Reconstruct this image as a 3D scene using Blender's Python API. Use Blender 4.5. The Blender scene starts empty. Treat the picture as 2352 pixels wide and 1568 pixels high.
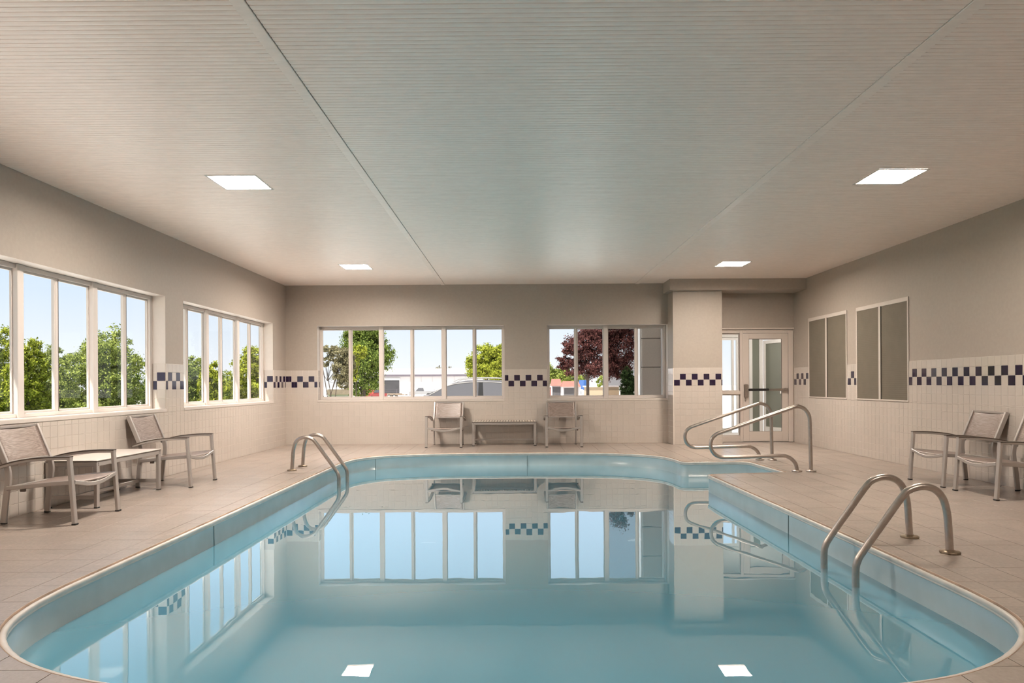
import bpy, bmesh, math, random
from mathutils import Vector, Matrix
random.seed(7)
PI = math.pi
sc = bpy.context.scene
COL = sc.collection

# ------------------------------------------------------------------ camera
F_PX, CX, CY, YAW, ROLL, EYE = 1612.83, 1176.47, 881.9, -0.0039, 0.0056, 1.147
fw = Vector((math.sin(YAW), math.cos(YAW), 0)); rt = Vector((math.cos(YAW), -math.sin(YAW), 0)); up = Vector((0, 0, 1))
r2 = math.cos(ROLL)*rt - math.sin(ROLL)*up
u2 = math.sin(ROLL)*rt + math.cos(ROLL)*up
cd = bpy.data.cameras.new('camera'); cam = bpy.data.objects.new('camera', cd); COL.objects.link(cam)
cd.sensor_width = 36; cd.lens = F_PX/2352*36
cd.shift_x = -(CX-1176)/2352; cd.shift_y = (CY-784)/2352
cd.clip_start = 0.05; cd.clip_end = 2000
M = Matrix((r2, u2, -fw)).transposed().to_4x4(); M.translation = Vector((0, 0, EYE))
cam.matrix_world = M
sc.camera = cam
def at(px, py, Y):
    """world point seen at photo pixel (px, py), Y metres along the room axis"""
    d = fw + r2*((px-CX)/F_PX) + u2*((CY-py)/F_PX)
    return Vector((0, 0, EYE)) + d*(Y/d.y)

# ------------------------------------------------------------------ world, sun, exposure
SKY = 1.0; SUN = 11.0; LAMP = 250.0
w = bpy.data.worlds.new('sky'); sc.world = w; w.use_nodes = True
nt = w.node_tree; nt.nodes.clear()
o_ = nt.nodes.new('ShaderNodeOutputWorld'); bg = nt.nodes.new('ShaderNodeBackground')
tc = nt.nodes.new('ShaderNodeTexCoord'); sp = nt.nodes.new('ShaderNodeSeparateXYZ'); rp = nt.nodes.new('ShaderNodeValToRGB')
nt.links.new(tc.outputs['Generated'], sp.inputs[0]); nt.links.new(sp.outputs['Z'], rp.inputs[0])
nt.links.new(rp.outputs[0], bg.inputs[0]); nt.links.new(bg.outputs[0], o_.inputs[0])
e = rp.color_ramp.elements
e[0].position = 0.0; e[0].color = (1.0, 1.0, 1.03, 1)
e[1].position = 1.0; e[1].color = (0.50, 0.68, 0.96, 1)
for p_, c_ in ((0.05, (0.88, 0.94, 1.02, 1)), (0.15, (0.66, 0.81, 1.0, 1)), (0.5, (0.66, 0.80, 1.0, 1))):
    q = e.new(p_); q.color = c_
bg.inputs[1].default_value = SKY
sd = bpy.data.lights.new('sun', 'SUN'); sd.energy = SUN; sd.angle = 0.01; sd.color = (1, 0.95, 0.86)
so = bpy.data.objects.new('sun', sd); COL.objects.link(so)
so.rotation_euler = Vector((0.30, 0.34, -0.90)).to_track_quat('-Z', 'Y').to_euler()
sc.view_settings.view_transform = 'Standard'; sc.view_settings.look = 'None'
sc.view_settings.gamma = 1; sc.view_settings.use_curve_mapping = False
sc.view_settings.exposure = 0.1
try:
    sc.cycles.use_denoising = True; sc.cycles.max_bounces = 10; sc.cycles.diffuse_bounces = 6
    sc.cycles.glossy_bounces = 4; sc.cycles.transparent_max_bounces = 24
    sc.cycles.caustics_reflective = False; sc.cycles.caustics_refractive = False
    sc.cycles.sample_clamp_indirect = 6.0
except Exception:
    pass

# ------------------------------------------------------------------ materials
def new_mat(name):
    m = bpy.data.materials.new(name); m.use_nodes = True
    return m, m.node_tree, m.node_tree.nodes['Principled BSDF']
def N(t, kind, **kw):
    n = t.nodes.new(kind)
    for k, v in kw.items(): setattr(n, k, v)
    return n
def rgba(c): return (c[0], c[1], c[2], 1)
def mat(name, col, rough=0.5, metal=0.0, spec=0.5, var=0.0, scale=8.0, bump=0.0, bscale=60.0, stretch=None, cell=None, cellvar=0.0):
    m, t, b = new_mat(name)
    b.inputs['Roughness'].default_value = rough; b.inputs['Metallic'].default_value = metal
    b.inputs['Specular IOR Level'].default_value = spec
    geo = N(t, 'ShaderNodeNewGeometry')
    src = geo.outputs['Position']
    if stretch:
        mp = N(t, 'ShaderNodeMapping'); mp.inputs['Scale'].default_value = stretch
        t.links.new(src, mp.inputs[0]); psrc = mp.outputs[0]
    else: psrc = src
    val = None
    if var > 0:
        no = N(t, 'ShaderNodeTexNoise'); no.inputs['Scale'].default_value = scale; no.inputs['Detail'].default_value = 4
        t.links.new(psrc, no.inputs['Vector'])
        mr = N(t, 'ShaderNodeMapRange'); mr.inputs[1].default_value = 0.3; mr.inputs[2].default_value = 0.7
        mr.inputs[3].default_value = 1-var; mr.inputs[4].default_value = 1+var
        t.links.new(no.outputs[0], mr.inputs[0]); val = mr.outputs[0]
    if cell:
        sn = N(t, 'ShaderNodeVectorMath', operation='SNAP'); sn.inputs[1].default_value = cell
        ad = N(t, 'ShaderNodeVectorMath', operation='ADD'); ad.inputs[1].default_value = (0.004, 0.004, 0.004)
        t.links.new(src, ad.inputs[0]); t.links.new(ad.outputs[0], sn.inputs[0])
        wn = N(t, 'ShaderNodeTexWhiteNoise'); t.links.new(sn.outputs[0], wn.inputs['Vector'])
        m2 = N(t, 'ShaderNodeMapRange'); m2.inputs[3].default_value = 1-cellvar; m2.inputs[4].default_value = 1+cellvar
        t.links.new(wn.outputs['Value'], m2.inputs[0])
        if val is not None:
            mu = N(t, 'ShaderNodeMath', operation='MULTIPLY'); t.links.new(val, mu.inputs[0]); t.links.new(m2.outputs[0], mu.inputs[1]); val = mu.outputs[0]
        else: val = m2.outputs[0]
    if val is not None:
        vm = N(t, 'ShaderNodeVectorMath', operation='SCALE'); vm.inputs[0].default_value = col
        t.links.new(val, vm.inputs['Scale']); t.links.new(vm.outputs[0], b.inputs['Base Color'])
    else: b.inputs['Base Color'].default_value = rgba(col)
    if bump > 0:
        n2 = N(t, 'ShaderNodeTexNoise'); n2.inputs['Scale'].default_value = bscale; n2.inputs['Detail'].default_value = 3
        t.links.new(psrc, n2.inputs['Vector'])
        bp = N(t, 'ShaderNodeBump'); bp.inputs['Strength'].default_value = bump; bp.inputs['Distance'].default_value = 0.01
        t.links.new(n2.outputs[0], bp.inputs['Height']); t.links.new(bp.outputs[0], b.inputs['Normal'])
    return m
def leaf_mat(name, c1, c2):
    m, t, b = new_mat(name)
    geo = N(t, 'ShaderNodeNewGeometry'); cr = N(t, 'ShaderNodeValToRGB')
    cr.color_ramp.elements[0].color = rgba(c1); cr.color_ramp.elements[1].color = rgba(c2)
    t.links.new(geo.outputs['Random Per Island'], cr.inputs[0])
    df = N(t, 'ShaderNodeBsdfDiffuse'); tr = N(t, 'ShaderNodeBsdfTranslucent'); mx = N(t, 'ShaderNodeMixShader')
    mx.inputs[0].default_value = 0.35
    t.links.new(cr.outputs[0], df.inputs[0]); t.links.new(cr.outputs[0], tr.inputs[0])
    t.links.new(df.outputs[0], mx.inputs[1]); t.links.new(tr.outputs[0], mx.inputs[2])
    t.links.new(mx.outputs[0], t.nodes['Material Output'].inputs[0]); t.nodes.remove(b)
    return m
def pane_mat(name, tint, base, power, gain, rough=0.0):
    """thin clear sheet: see-through with a mirror share that grows towards grazing angles"""
    m, t, b = new_mat(name); t.nodes.remove(b)
    lw = N(t, 'ShaderNodeLayerWeight'); lw.inputs[0].default_value = 0.5
    pw = N(t, 'ShaderNodeMath', operation='POWER'); pw.inputs[1].default_value = power
    ml = N(t, 'ShaderNodeMath', operation='MULTIPLY_ADD'); ml.inputs[1].default_value = gain; ml.inputs[2].default_value = base
    t.links.new(lw.outputs['Facing'], pw.inputs[0]); t.links.new(pw.outputs[0], ml.inputs[0])
    tr = N(t, 'ShaderNodeBsdfTransparent'); tr.inputs[0].default_value = rgba(tint)
    gl = N(t, 'ShaderNodeBsdfGlossy'); gl.inputs['Roughness'].default_value = rough
    mx = N(t, 'ShaderNodeMixShader')
    t.links.new(ml.outputs[0], mx.inputs[0]); t.links.new(tr.outputs[0], mx.inputs[1]); t.links.new(gl.outputs[0], mx.inputs[2])
    t.links.new(mx.outputs[0], t.nodes['Material Output'].inputs[0])
    return m
def emit_mat(name, col, s):
    m, t, b = new_mat(name)
    b.inputs['Base Color'].default_value = (0.9, 0.9, 0.88, 1)
    b.inputs['Emission Color'].default_value = rgba(col); b.inputs['Emission Strength'].default_value = s
    return m

PAINT = mat('taupe_paint', (0.385, 0.335, 0.29), 0.55, var=0.03, scale=25, bump=0.15, bscale=180)
WHITEP = mat('white_paint', (0.60, 0.545, 0.50), 0.45, var=0.02, scale=20)
CEIL = mat('ceiling_vinyl', (0.965, 0.835, 0.75), 0.36, spec=0.7, var=0.04, scale=35, bump=0.06, bscale=120, stretch=(0.3, 1, 1))
TILE = mat('cream_tile', (0.545, 0.49, 0.44), 0.09, spec=0.8, cell=(0.11, 0.11, 0.11), cellvar=0.02, bump=0.02, bscale=18)
DARKT = mat('dark_purple_tile', (0.015, 0.007, 0.032), 0.08, spec=0.8, bump=0.02, bscale=18)
GROUT = mat('pale_grout', (0.72, 0.66, 0.60), 0.8)
FLOORT = mat('floor_tile', (0.36, 0.30, 0.26), 0.27, spec=1.0, var=0.07, scale=45, cell=(0.3, 0.3, 10.0), cellvar=0.05, bump=0.10, bscale=90)
FGROUT = mat('floor_grout', (0.19, 0.135, 0.10), 0.9)
ALU = mat('window_aluminium', (0.62, 0.565, 0.53), 0.35, spec=0.5)
GASKET = mat('dark_gasket', (0.10, 0.085, 0.075), 0.7)
GLASS = pane_mat('window_glass', (0.985, 0.99, 0.985), 0.01, 5.0, 0.4)
SCREEN = pane_mat('screen_mesh', (0.66, 0.64, 0.63), 0.0, 4.0, 0.05, 0.6)
STEEL = mat('brushed_steel', (0.46, 0.41, 0.37), 0.32, metal=1.0, var=0.08, scale=30, bump=0.02, bscale=200)
FLANGE = mat('worn_bronze', (0.26, 0.20, 0.14), 0.4, metal=0.8, var=0.3, scale=40)
CHAIRM = mat('greige_metal', (0.41, 0.375, 0.35), 0.36, metal=0.35, spec=0.5)
DARKW = mat('dark_arm_cap', (0.085, 0.062, 0.048), 0.4)
RUBBER = mat('black_rubber', (0.02, 0.018, 0.017), 0.7)
TABTOP = mat('pale_tabletop', (0.74, 0.68, 0.63), 0.3, var=0.03)
SLATM = mat('bleached_slat', (0.62, 0.55, 0.47), 0.45, var=0.1, scale=30)
BLIND = mat('olive_blind', (0.165, 0.145, 0.112), 0.6, spec=0.3, var=0.05, scale=6)
DOORM = mat('door_paint', (0.62, 0.55, 0.50), 0.4)
BLACKM = mat('black_plastic', (0.012, 0.011, 0.011), 0.35)
LIP = mat('pool_lip_white', (0.66, 0.62, 0.575), 0.3, spec=0.5, var=0.10, scale=9)
LINER = mat('pool_liner', (0.45, 0.575, 0.62), 0.22, spec=0.5, var=0.05, scale=5)
LINERD = mat('pool_floor_blue', (0.20, 0.50, 0.62), 0.5, var=0.04, scale=3)
SEAM = mat('seam_grey', (0.20, 0.27, 0.28), 0.6)
CONC = mat('concrete', (0.74, 0.70, 0.66), 0.85, var=0.08, scale=1.5)
LAWN = mat('lawn', (0.13, 0.18, 0.04), 0.9, var=0.25, scale=3)
STUCCO = mat('grey_stucco', (0.60, 0.535, 0.485), 0.8, var=0.05, scale=60, bump=0.3, bscale=150)
BARK = mat('bark', (0.07, 0.05, 0.037), 0.9, var=0.3, scale=12)
EXTW = mat('white_metal_siding', (0.62, 0.585, 0.585), 0.5)
EAVE = mat('dark_eave', (0.12, 0.10, 0.12), 0.6)
ROOFW = mat('pale_roof', (0.50, 0.46, 0.45), 0.6)
DARKG = mat('dark_opening', (0.045, 0.042, 0.045), 0.5, var=0.2, scale=0.8)
REDP = mat('red_paint', (0.36, 0.03, 0.022), 0.35)
TERRA = mat('terracotta_roof', (0.27, 0.10, 0.075), 0.7, var=0.1, scale=2)
BRICKM = mat('pink_brick', (0.25, 0.12, 0.10), 0.8, var=0.15, scale=5)
BEIGE = mat('beige_render', (0.36, 0.27, 0.18), 0.8)
BLUEP = mat('blue_paint', (0.03, 0.10, 0.30), 0.4)
CARP = mat('silver_car_paint', (0.22, 0.20, 0.20), 0.25, metal=0.6)
CARW = mat('car_chrome', (0.80, 0.78, 0.76), 0.2, metal=0.6)
CARG = mat('car_glass', (0.10, 0.095, 0.10), 0.05, spec=0.8)
TYRE = mat('tyre', (0.02, 0.02, 0.02), 0.8)
TIMBER = mat('weathered_timber', (0.25, 0.19, 0.14), 0.8, var=0.2, scale=3)
def sling():
    m, t, b = new_mat('woven_sling')
    geo = N(t, 'ShaderNodeTexCoord'); mp = N(t, 'ShaderNodeMapping'); mp.inputs['Scale'].default_value = (170, 5, 170)
    no = N(t, 'ShaderNodeTexNoise'); no.inputs['Scale'].default_value = 1.6; no.inputs['Detail'].default_value = 3
    t.links.new(geo.outputs['Object'], mp.inputs[0]); t.links.new(mp.outputs[0], no.inputs['Vector'])
    cr = N(t, 'ShaderNodeValToRGB'); cr.color_ramp.elements[0].position = 0.35; cr.color_ramp.elements[1].position = 0.65
    cr.color_ramp.elements[0].color = (0.15, 0.105, 0.088, 1); cr.color_ramp.elements[1].color = (0.355, 0.28, 0.243, 1)
    t.links.new(no.outputs[0], cr.inputs[0]); t.links.new(cr.outputs[0], b.inputs['Base Color'])
    b.inputs['Roughness'].default_value = 0.38; b.inputs['Specular IOR Level'].default_value = 0.8
    bp = N(t, 'ShaderNodeBump'); bp.inputs['Strength'].default_value = 0.2; bp.inputs['Distance'].default_value = 0.003
    t.links.new(no.outputs[0], bp.inputs['Height']); t.links.new(bp.outputs[0], b.inputs['Normal'])
    return m
SLING = sling()
def water():
    m, t, b = new_mat('pool_water'); t.nodes.remove(b)
    lw = N(t, 'ShaderNodeLayerWeight'); lw.inputs[0].default_value = 0.5
    cr = N(t, 'ShaderNodeFloatCurve')
    c = cr.mapping.curves[0]
    c.points[0].location = (0, 0.03); c.points[1].location = (1, 1.0)
    for a in ((0.35, 0.05), (0.56, 0.13), (0.65, 0.24), (0.70, 0.41), (0.776, 0.64), (0.86, 0.84), (0.93, 0.93)): c.points.new(*a)
    cr.mapping.update()
    t.links.new(lw.outputs['Facing'], cr.inputs['Value'])
    no = N(t, 'ShaderNodeTexNoise'); no.inputs['Scale'].default_value = 2.2; no.inputs['Detail'].default_value = 2
    geo = N(t, 'ShaderNodeNewGeometry'); t.links.new(geo.outputs['Position'], no.inputs['Vector'])
    bp = N(t, 'ShaderNodeBump'); bp.inputs['Strength'].default_value = 0.03; bp.inputs['Distance'].default_value = 0.02
    t.links.new(no.outputs[0], bp.inputs['Height'])
    tr = N(t, 'ShaderNodeBsdfTransparent'); tr.inputs[0].default_value = (0.45, 0.80, 0.88, 1)
    df = N(t, 'ShaderNodeBsdfDiffuse'); df.inputs[0].default_value = (0.145, 0.43, 0.585, 1)
    m1 = N(t, 'ShaderNodeMixShader'); m1.inputs[0].default_value = 0.85
    gl = N(t, 'ShaderNodeBsdfGlossy'); gl.inputs['Roughness'].default_value = 0.0; gl.inputs[0].default_value = (0.96, 0.99, 1.0, 1)
    t.links.new(bp.outputs[0], gl.inputs['Normal'])
    m2 = N(t, 'ShaderNodeMixShader')
    t.links.new(tr.outputs[0], m1.inputs[1]); t.links.new(df.outputs[0], m1.inputs[2])
    t.links.new(cr.outputs[0], m2.inputs[0]); t.links.new(m1.outputs[0], m2.inputs[1]); t.links.new(gl.outputs[0], m2.inputs[2])
    t.links.new(m2.outputs[0], t.nodes['Material Output'].inputs[0])
    return m
WATER = water()

# ------------------------------------------------------------------ mesh helpers
class MB:
    """collects simple solids; build() links them as one mesh object"""
    def __init__(s): s.v = []; s.f = []; s.sm = []
    def add(s, v, f, smooth=False):
        o = len(s.v); s.v += [tuple(x) for x in v]; s.f += [tuple(i+o for i in q) for q in f]; s.sm += [smooth]*len(f); return s
    def box(s, x0, x1, y0, y1, z0, z1):
        v = [(x0,y0,z0),(x1,y0,z0),(x1,y1,z0),(x0,y1,z0),(x0,y0,z1),(x1,y0,z1),(x1,y1,z1),(x0,y1,z1)]
        return s.add(v, [(3,2,1,0),(4,5,6,7),(0,1,5,4),(1,2,6,5),(2,3,7,6),(3,0,4,7)])
    def bbox(s, x0, x1, y0, y1, z0, z1, b=0.003):
        """box with chamfered edges"""
        bm = bmesh.new(); bmesh.ops.create_cube(bm, size=1)
        for v in bm.verts: v.co = ((x0+x1)/2+v.co.x*(x1-x0), (y0+y1)/2+v.co.y*(y1-y0), (z0+z1)/2+v.co.z*(z1-z0))
        bmesh.ops.bevel(bm, geom=bm.edges[:], offset=b, segments=1, affect='EDGES')
        return s.bm(bm)
    def bm(s, bm, smooth=False):
        bm.verts.index_update()
        s.add([v.co.copy() for v in bm.verts], [[v.index for v in f.verts] for f in bm.faces], smooth); bm.free(); return s
    def prism(s, poly, axis, a, b):
        """polygon (2D) extruded along axis 'x','y' or 'z' between a and b"""
        n = len(poly)
        def P(p, t): return {'x': (t,p[0],p[1]), 'y': (p[0],t,p[1]), 'z': (p[0],p[1],t)}[axis]
        v = [P(p, a) for p in poly]+[P(p, b) for p in poly]
        f = [tuple(range(n))[::-1], tuple(range(n, 2*n))]+[(i,(i+1)%n,n+(i+1)%n,n+i) for i in range(n)]
        return s.add(v, f)
    def loft(s, rings, smooth=False, cap=True):
        n = len(rings[0]); v = [p for r in rings for p in r]; f = []
        for k in range(len(rings)-1):
            for i in range(n): f.append((k*n+i, k*n+(i+1)%n, (k+1)*n+(i+1)%n, (k+1)*n+i))
        s.add(v, f, smooth)
        if cap: s.add(rings[0], [tuple(range(n))[::-1]]); s.add(rings[-1], [tuple(range(n))])
        return s
    def cyl(s, c, r, z0, z1, n=20, r2=None, smooth=True):
        r2 = r if r2 is None else r2
        R = lambda rr, z: [(c[0]+rr*math.cos(2*PI*i/n), c[1]+rr*math.sin(2*PI*i/n), z) for i in range(n)]
        return s.loft([R(r, z0), R(r2, z1)], smooth)
    def ycyl(s, x, z, r, y0, y1, n=18):
        R = lambda y: [(x+r*math.cos(2*PI*i/n), y, z+r*math.sin(2*PI*i/n)) for i in range(n)]
        return s.loft([R(y0), R(y1)], True)
    def sweep(s, path, nrm, wn, wi, round_=0, smooth=None):
        """tube along a path that lies in a plane with normal nrm; wn/wi = full size across / in the plane"""
        nrm = Vector(nrm).normalized(); P = [Vector(p) for p in path]; rings = []
        for i, p in enumerate(P):
            a = (P[i]-P[i-1]).normalized() if i else (P[1]-P[0]).normalized()
            b = (P[i+1]-P[i]).normalized() if i < len(P)-1 else a
            t = (a+b).normalized(); k = 1/max(0.5, t.dot(b)); m = t.cross(nrm).normalized()
            if round_:
                rings.append([p+nrm*(wn/2*math.cos(2*PI*j/round_))+m*(wi/2*k*math.sin(2*PI*j/round_)) for j in range(round_)])
            else:
                c = min(wn, wi)*0.14
                h, g = wn/2, wi/2*k
                rings.append([p+nrm*x+m*y for x, y in ((h-c,g),(h,g-c),(h,-g+c),(h-c,-g),(-h+c,-g),(-h,-g+c),(-h,g-c),(-h+c,g))])
        return s.loft(rings, bool(round_) if smooth is None else smooth)
    def mesh(s, name):
        me = bpy.data.meshes.new(name); me.from_pydata(s.v, [], s.f)
        if any(s.sm): me.polygons.foreach_set('use_smooth', s.sm)
        me.update(); return me
    def build(s, name, m, parent=None, loc=(0,0,0), kind=None, label=None):
        me = s.mesh(name); me.materials.append(m)
        o = bpy.data.objects.new(name, me); COL.objects.link(o); o.location = loc
        bm = bmesh.new(); bm.from_mesh(me); bmesh.ops.recalc_face_normals(bm, faces=bm.faces[:]); bm.to_mesh(me); bm.free()
        if parent: o.parent = parent
        if kind: o['kind'] = kind
        if label: o['label'] = label
        return o
def empty(name, loc=(0,0,0), rz=0, kind=None):
    o = bpy.data.objects.new(name, None); COL.objects.link(o); o.location = loc; o.rotation_euler = (0,0,rz)
    o.empty_display_size = 0.1
    if kind: o['kind'] = kind
    return o
def tag(o, label, cat, group=None):
    o['label'] = label; o['category'] = cat
    if group: o['group'] = group
    return o
def copy_tree(o, parent=None):
    c = o.copy(); COL.objects.link(c)
    if parent: c.parent = parent
    for ch in list(o.children): copy_tree(ch, c)
    return c
def catmull(pts, n=6, closed=False):
    out = []; L = len(pts)
    for i in range(L if closed else L-1):
        g = lambda k: Vector(pts[k % L]) if closed else Vector(pts[min(max(k, 0), L-1)])
        p0, p1, p2, p3 = g(i-1), g(i), g(i+1), g(i+2)
        for j in range(n):
            t = j/n
            out.append(0.5*((2*p1)+(p2-p0)*t+(2*p0-5*p1+4*p2-p3)*t*t+(3*p1-p0-3*p2+p3)*t**3))
    if not closed: out.append(Vector(pts[-1]))
    return out
def fillet(pts, n=6):
    """polyline [(point, radius)] with rounded corners"""
    out = []
    for i, (p, r) in enumerate(pts):
        p = Vector(p)
        if r <= 0 or i in (0, len(pts)-1): out.append(p); continue
        a = (Vector(pts[i-1][0])-p).normalized(); b = (Vector(pts[i+1][0])-p).normalized()
        th = a.angle(b); d = r/math.tan(th/2)
        c = p+(a+b).normalized()*(r/math.sin(th/2)); s0 = p+a*d-c; s1 = p+b*d-c
        for j in range(n+1):
            t = j/n; ang = s0.angle(s1)
            out.append(c+(s0*math.sin((1-t)*ang)+s1*math.sin(t*ang))/math.sin(ang))
    return out

# ------------------------------------------------------------------ room dimensions
XL, XR, YB, YF, ZC = -4.437, 5.389, 13.57, -1.2, 3.076
SILL, HEAD = 0.848, 2.29
GD = 0.18                                   # window set back from the wall face
LW = [(5.42, 8.905), (9.385, 12.866), (1.455, 4.94)]       # left wall openings (y)
BW = [(-3.82, -0.195), (0.62, 2.957)]       # back wall openings (x)
PX0, PX1, PY = 2.957, 3.875, 13.13          # pilaster
DX0, DX1, DZ = 3.885, 5.376, 2.178          # door opening
T_V = 0.110; T_TOP = 1.432

# ------------------------------------------------------------------ pool outline
pool_pts = [Vector((x, y)) for x, y in (
    [(-2.585, 9.6), (-2.59, 8.0), (-2.59, 6.0), (-2.60, 4.6)] )]
pool_pts += catmull([(-2.60, 4.05), (-2.575, 3.74), (-2.50, 3.457), (-2.365, 3.22), (-2.14, 2.995), (-1.88, 2.835), (-1.56, 2.711), (-1.1, 2.61), (-0.5, 2.55),
                     (0.1, 2.54), (0.7, 2.565), (1.25, 2.645), (1.60, 2.725), (1.83, 2.815), (2.05, 2.955), (2.25, 3.14), (2.38, 3.32), (2.455, 3.53), (2.49, 3.85), (2.49, 4.3)], 3)
pool_pts += [Vector((2.487, 5.2)), Vector((2.465, 6.6)), Vector((2.44, 8.0))]
pool_pts += [p.to_2d() for p in fillet([((2.44, 8.0, 0), 0), ((2.43, 8.875, 0), 0.06), ((3.47, 9.03, 0), 0.03), ((3.41, 10.33, 0), 0.14), ((2.45, 10.30, 0), 0.10), ((2.42, 10.62, 0), 0)], 5)][1:-1]
pool_pts += catmull([(2.425, 10.62), (2.38, 10.92), (2.26, 11.20), (2.02, 11.45), (1.55, 11.68), (0.9, 11.77), (0.1, 11.79), (-0.8, 11.77), (-1.45, 11.69), (-1.98, 11.535), (-2.28, 11.32), (-2.48, 11.0), (-2.56, 10.65), (-2.58, 10.2)], 3)
pool_pts = [Vector((p[0], p[1])) for p in pool_pts]
def offset(poly, d):
    """positive d moves towards the inside of the pool"""
    n = len(poly); out = []
    for i in range(n):
        a = (poly[i]-poly[i-1]).normalized(); b = (poly[(i+1) % n]-poly[i]).normalized()
        na = Vector((-a.y, a.x)); nb = Vector((-b.y, b.x)); m = (na+nb).normalized()
        out.append(poly[i]+m*(d/max(0.5, m.dot(nb))))
    return out
area = sum(pool_pts[i].x*pool_pts[(i+1) % len(pool_pts)].y-pool_pts[(i+1) % len(pool_pts)].x*pool_pts[i].y for i in range(len(pool_pts)))
if area < 0: pool_pts.reverse()

# ------------------------------------------------------------------ walls
wl = MB()
wl.box(XL-0.26, XL, YF-0.2, YB+0.26, -0.4, SILL-0.03).box(XL-0.26, XL, YF-0.2, YB+0.26, HEAD, 3.3)
for a, b in ((YF-0.2, LW[2][0]), (LW[2][1], LW[0][0]), (LW[0][1], LW[1][0]), (LW[1][1], YB+0.26)): wl.box(XL-0.26, XL, a, b, SILL-0.03, HEAD)
WALL_L = wl.build('wall_left', PAINT, kind='structure')
wb = MB()
for a, b in ((XL-0.26, BW[0][0]), (BW[0][1], BW[1][0]), (BW[1][1], DX0)): wb.box(a, b, YB, YB+0.26, SILL-0.03, HEAD)
wb.box(XL-0.26, DX0, YB, YB+0.26, -0.4, SILL-0.03).box(XL-0.26, DX0, YB, YB+0.26, HEAD, 3.3)
wb.box(DX0, DX1, YB, YB+0.2, DZ, 3.3).box(DX1, XR+0.21, YB, YB+0.2, -0.4, 3.3)
WALL_B = wb.build('wall_back', PAINT, kind='structure')
WALL_R = MB().box(XR, XR+0.21, YF-0.2, YB, -0.4, 3.3).build('wall_right', PAINT, kind='structure')
MB().box(XL, XR, YF-0.2, YF, -0.4, 3.3).build('wall_front', mat('front_bounce_paint', (0.80, 0.745, 0.69), 0.6), kind='structure')  # unseen wall set close and pale to bounce light into the room
WALL_P = MB().box(PX0, PX1, PY, YB, 0, 2.872).build('wall_pilaster', PAINT, kind='structure')
MB().box(2.872, XR, 12.99, YB, 2.872, ZC+0.01).build('trim_1', PAINT, kind='structure')
MB().box(XL-0.85, XR+0.6, YF-0.5, YB+0.75, 3.2, 3.42).build('roof', EXTW, kind='structure')
# building wing seen through the door and the right-hand back window
# ceiling
CE = MB().box(XL, XR, YF, YB, ZC+0.075, 3.25).build('ceiling', CEIL, kind='structure')
S1, S2, RIB, NR = -1.344, 2.330, 0.047, 6
LH = .222                                    # half size of a light opening
LIGHTS = [(-2.598, 6.66), (-2.585, 11.45), (3.54, 6.62), (3.54, 11.40), (-2.6, 1.85), (3.54, 1.85)]
def panel_mesh(x0, x1, holes=()):
    """six ribs side by side; holes = [(rib indices, hx0, hx1)] left open for a light"""
    b = MB()
    for k in range(NR):
        spans = [(x0, x1)]
        for ribs, h0, h1 in holes:
            if k in ribs: spans = [(x0, h0), (h1, x1)]
        for p, q in spans:
            y = k*RIB
            prof = [(y, .006), (y+.004, 0), (y+RIB*.5, -.0015), (y+RIB-.004, 0), (y+RIB-(.001 if k == NR-1 else 0), .006)]
            n = len(prof); v = [(p, u, z) for u, z in prof]+[(q, u, z) for u, z in prof]
            b.add(v, [(i, i+1, n+i+1, n+i) for i in range(n-1)])
            e_ = prof[-1][0]
            b.add([(p, y, .006), (q, y, .006), (q, e_, .006), (p, e_, .006), (p, y, .013), (q, y, .013), (q, e_, .013), (p, e_, .013)], [(0,1,5,4),(1,2,6,5),(2,3,7,6),(3,0,4,7),(4,5,6,7)])
    me = b.mesh('ceiling_panel'); me.materials.append(CEIL); return me
for x0, x1 in ((XL, S1-0.075), (S1+0.004, S2-0.002), (S2+0.082, XR)):
    x0 += .001; x1 -= .001
    plain = panel_mesh(x0, x1); y = YB-NR*RIB
    while y > 1.0:
        hs = []
        for lx, ly in LIGHTS:
            if x0 < lx < x1:
                ribs = {k for k in range(NR) if abs(y+(k+.5)*RIB-ly) < LH}
                if ribs: hs.append((ribs, lx-LH, lx+LH))
        o = bpy.data.objects.new('ceiling_panel', panel_mesh(x0, x1, hs) if hs else plain); COL.objects.link(o); o.location = (0, y, ZC); o.parent = CE; y -= NR*RIB
MB().bbox(S1-0.075, S1, YF, YB, ZC-0.007, ZC+0.013, 0.003).build('trim_2', CEIL, kind='structure')
MB().box(S1, S1+0.004, YF, YB, ZC+0.004, ZC+0.012).build('trim_3', GASKET, kind='structure')
MB().bbox(S2, S2+0.08, YF, YB, ZC-0.008, ZC+0.013, 0.003).build('trim_4', CEIL, kind='structure')

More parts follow.
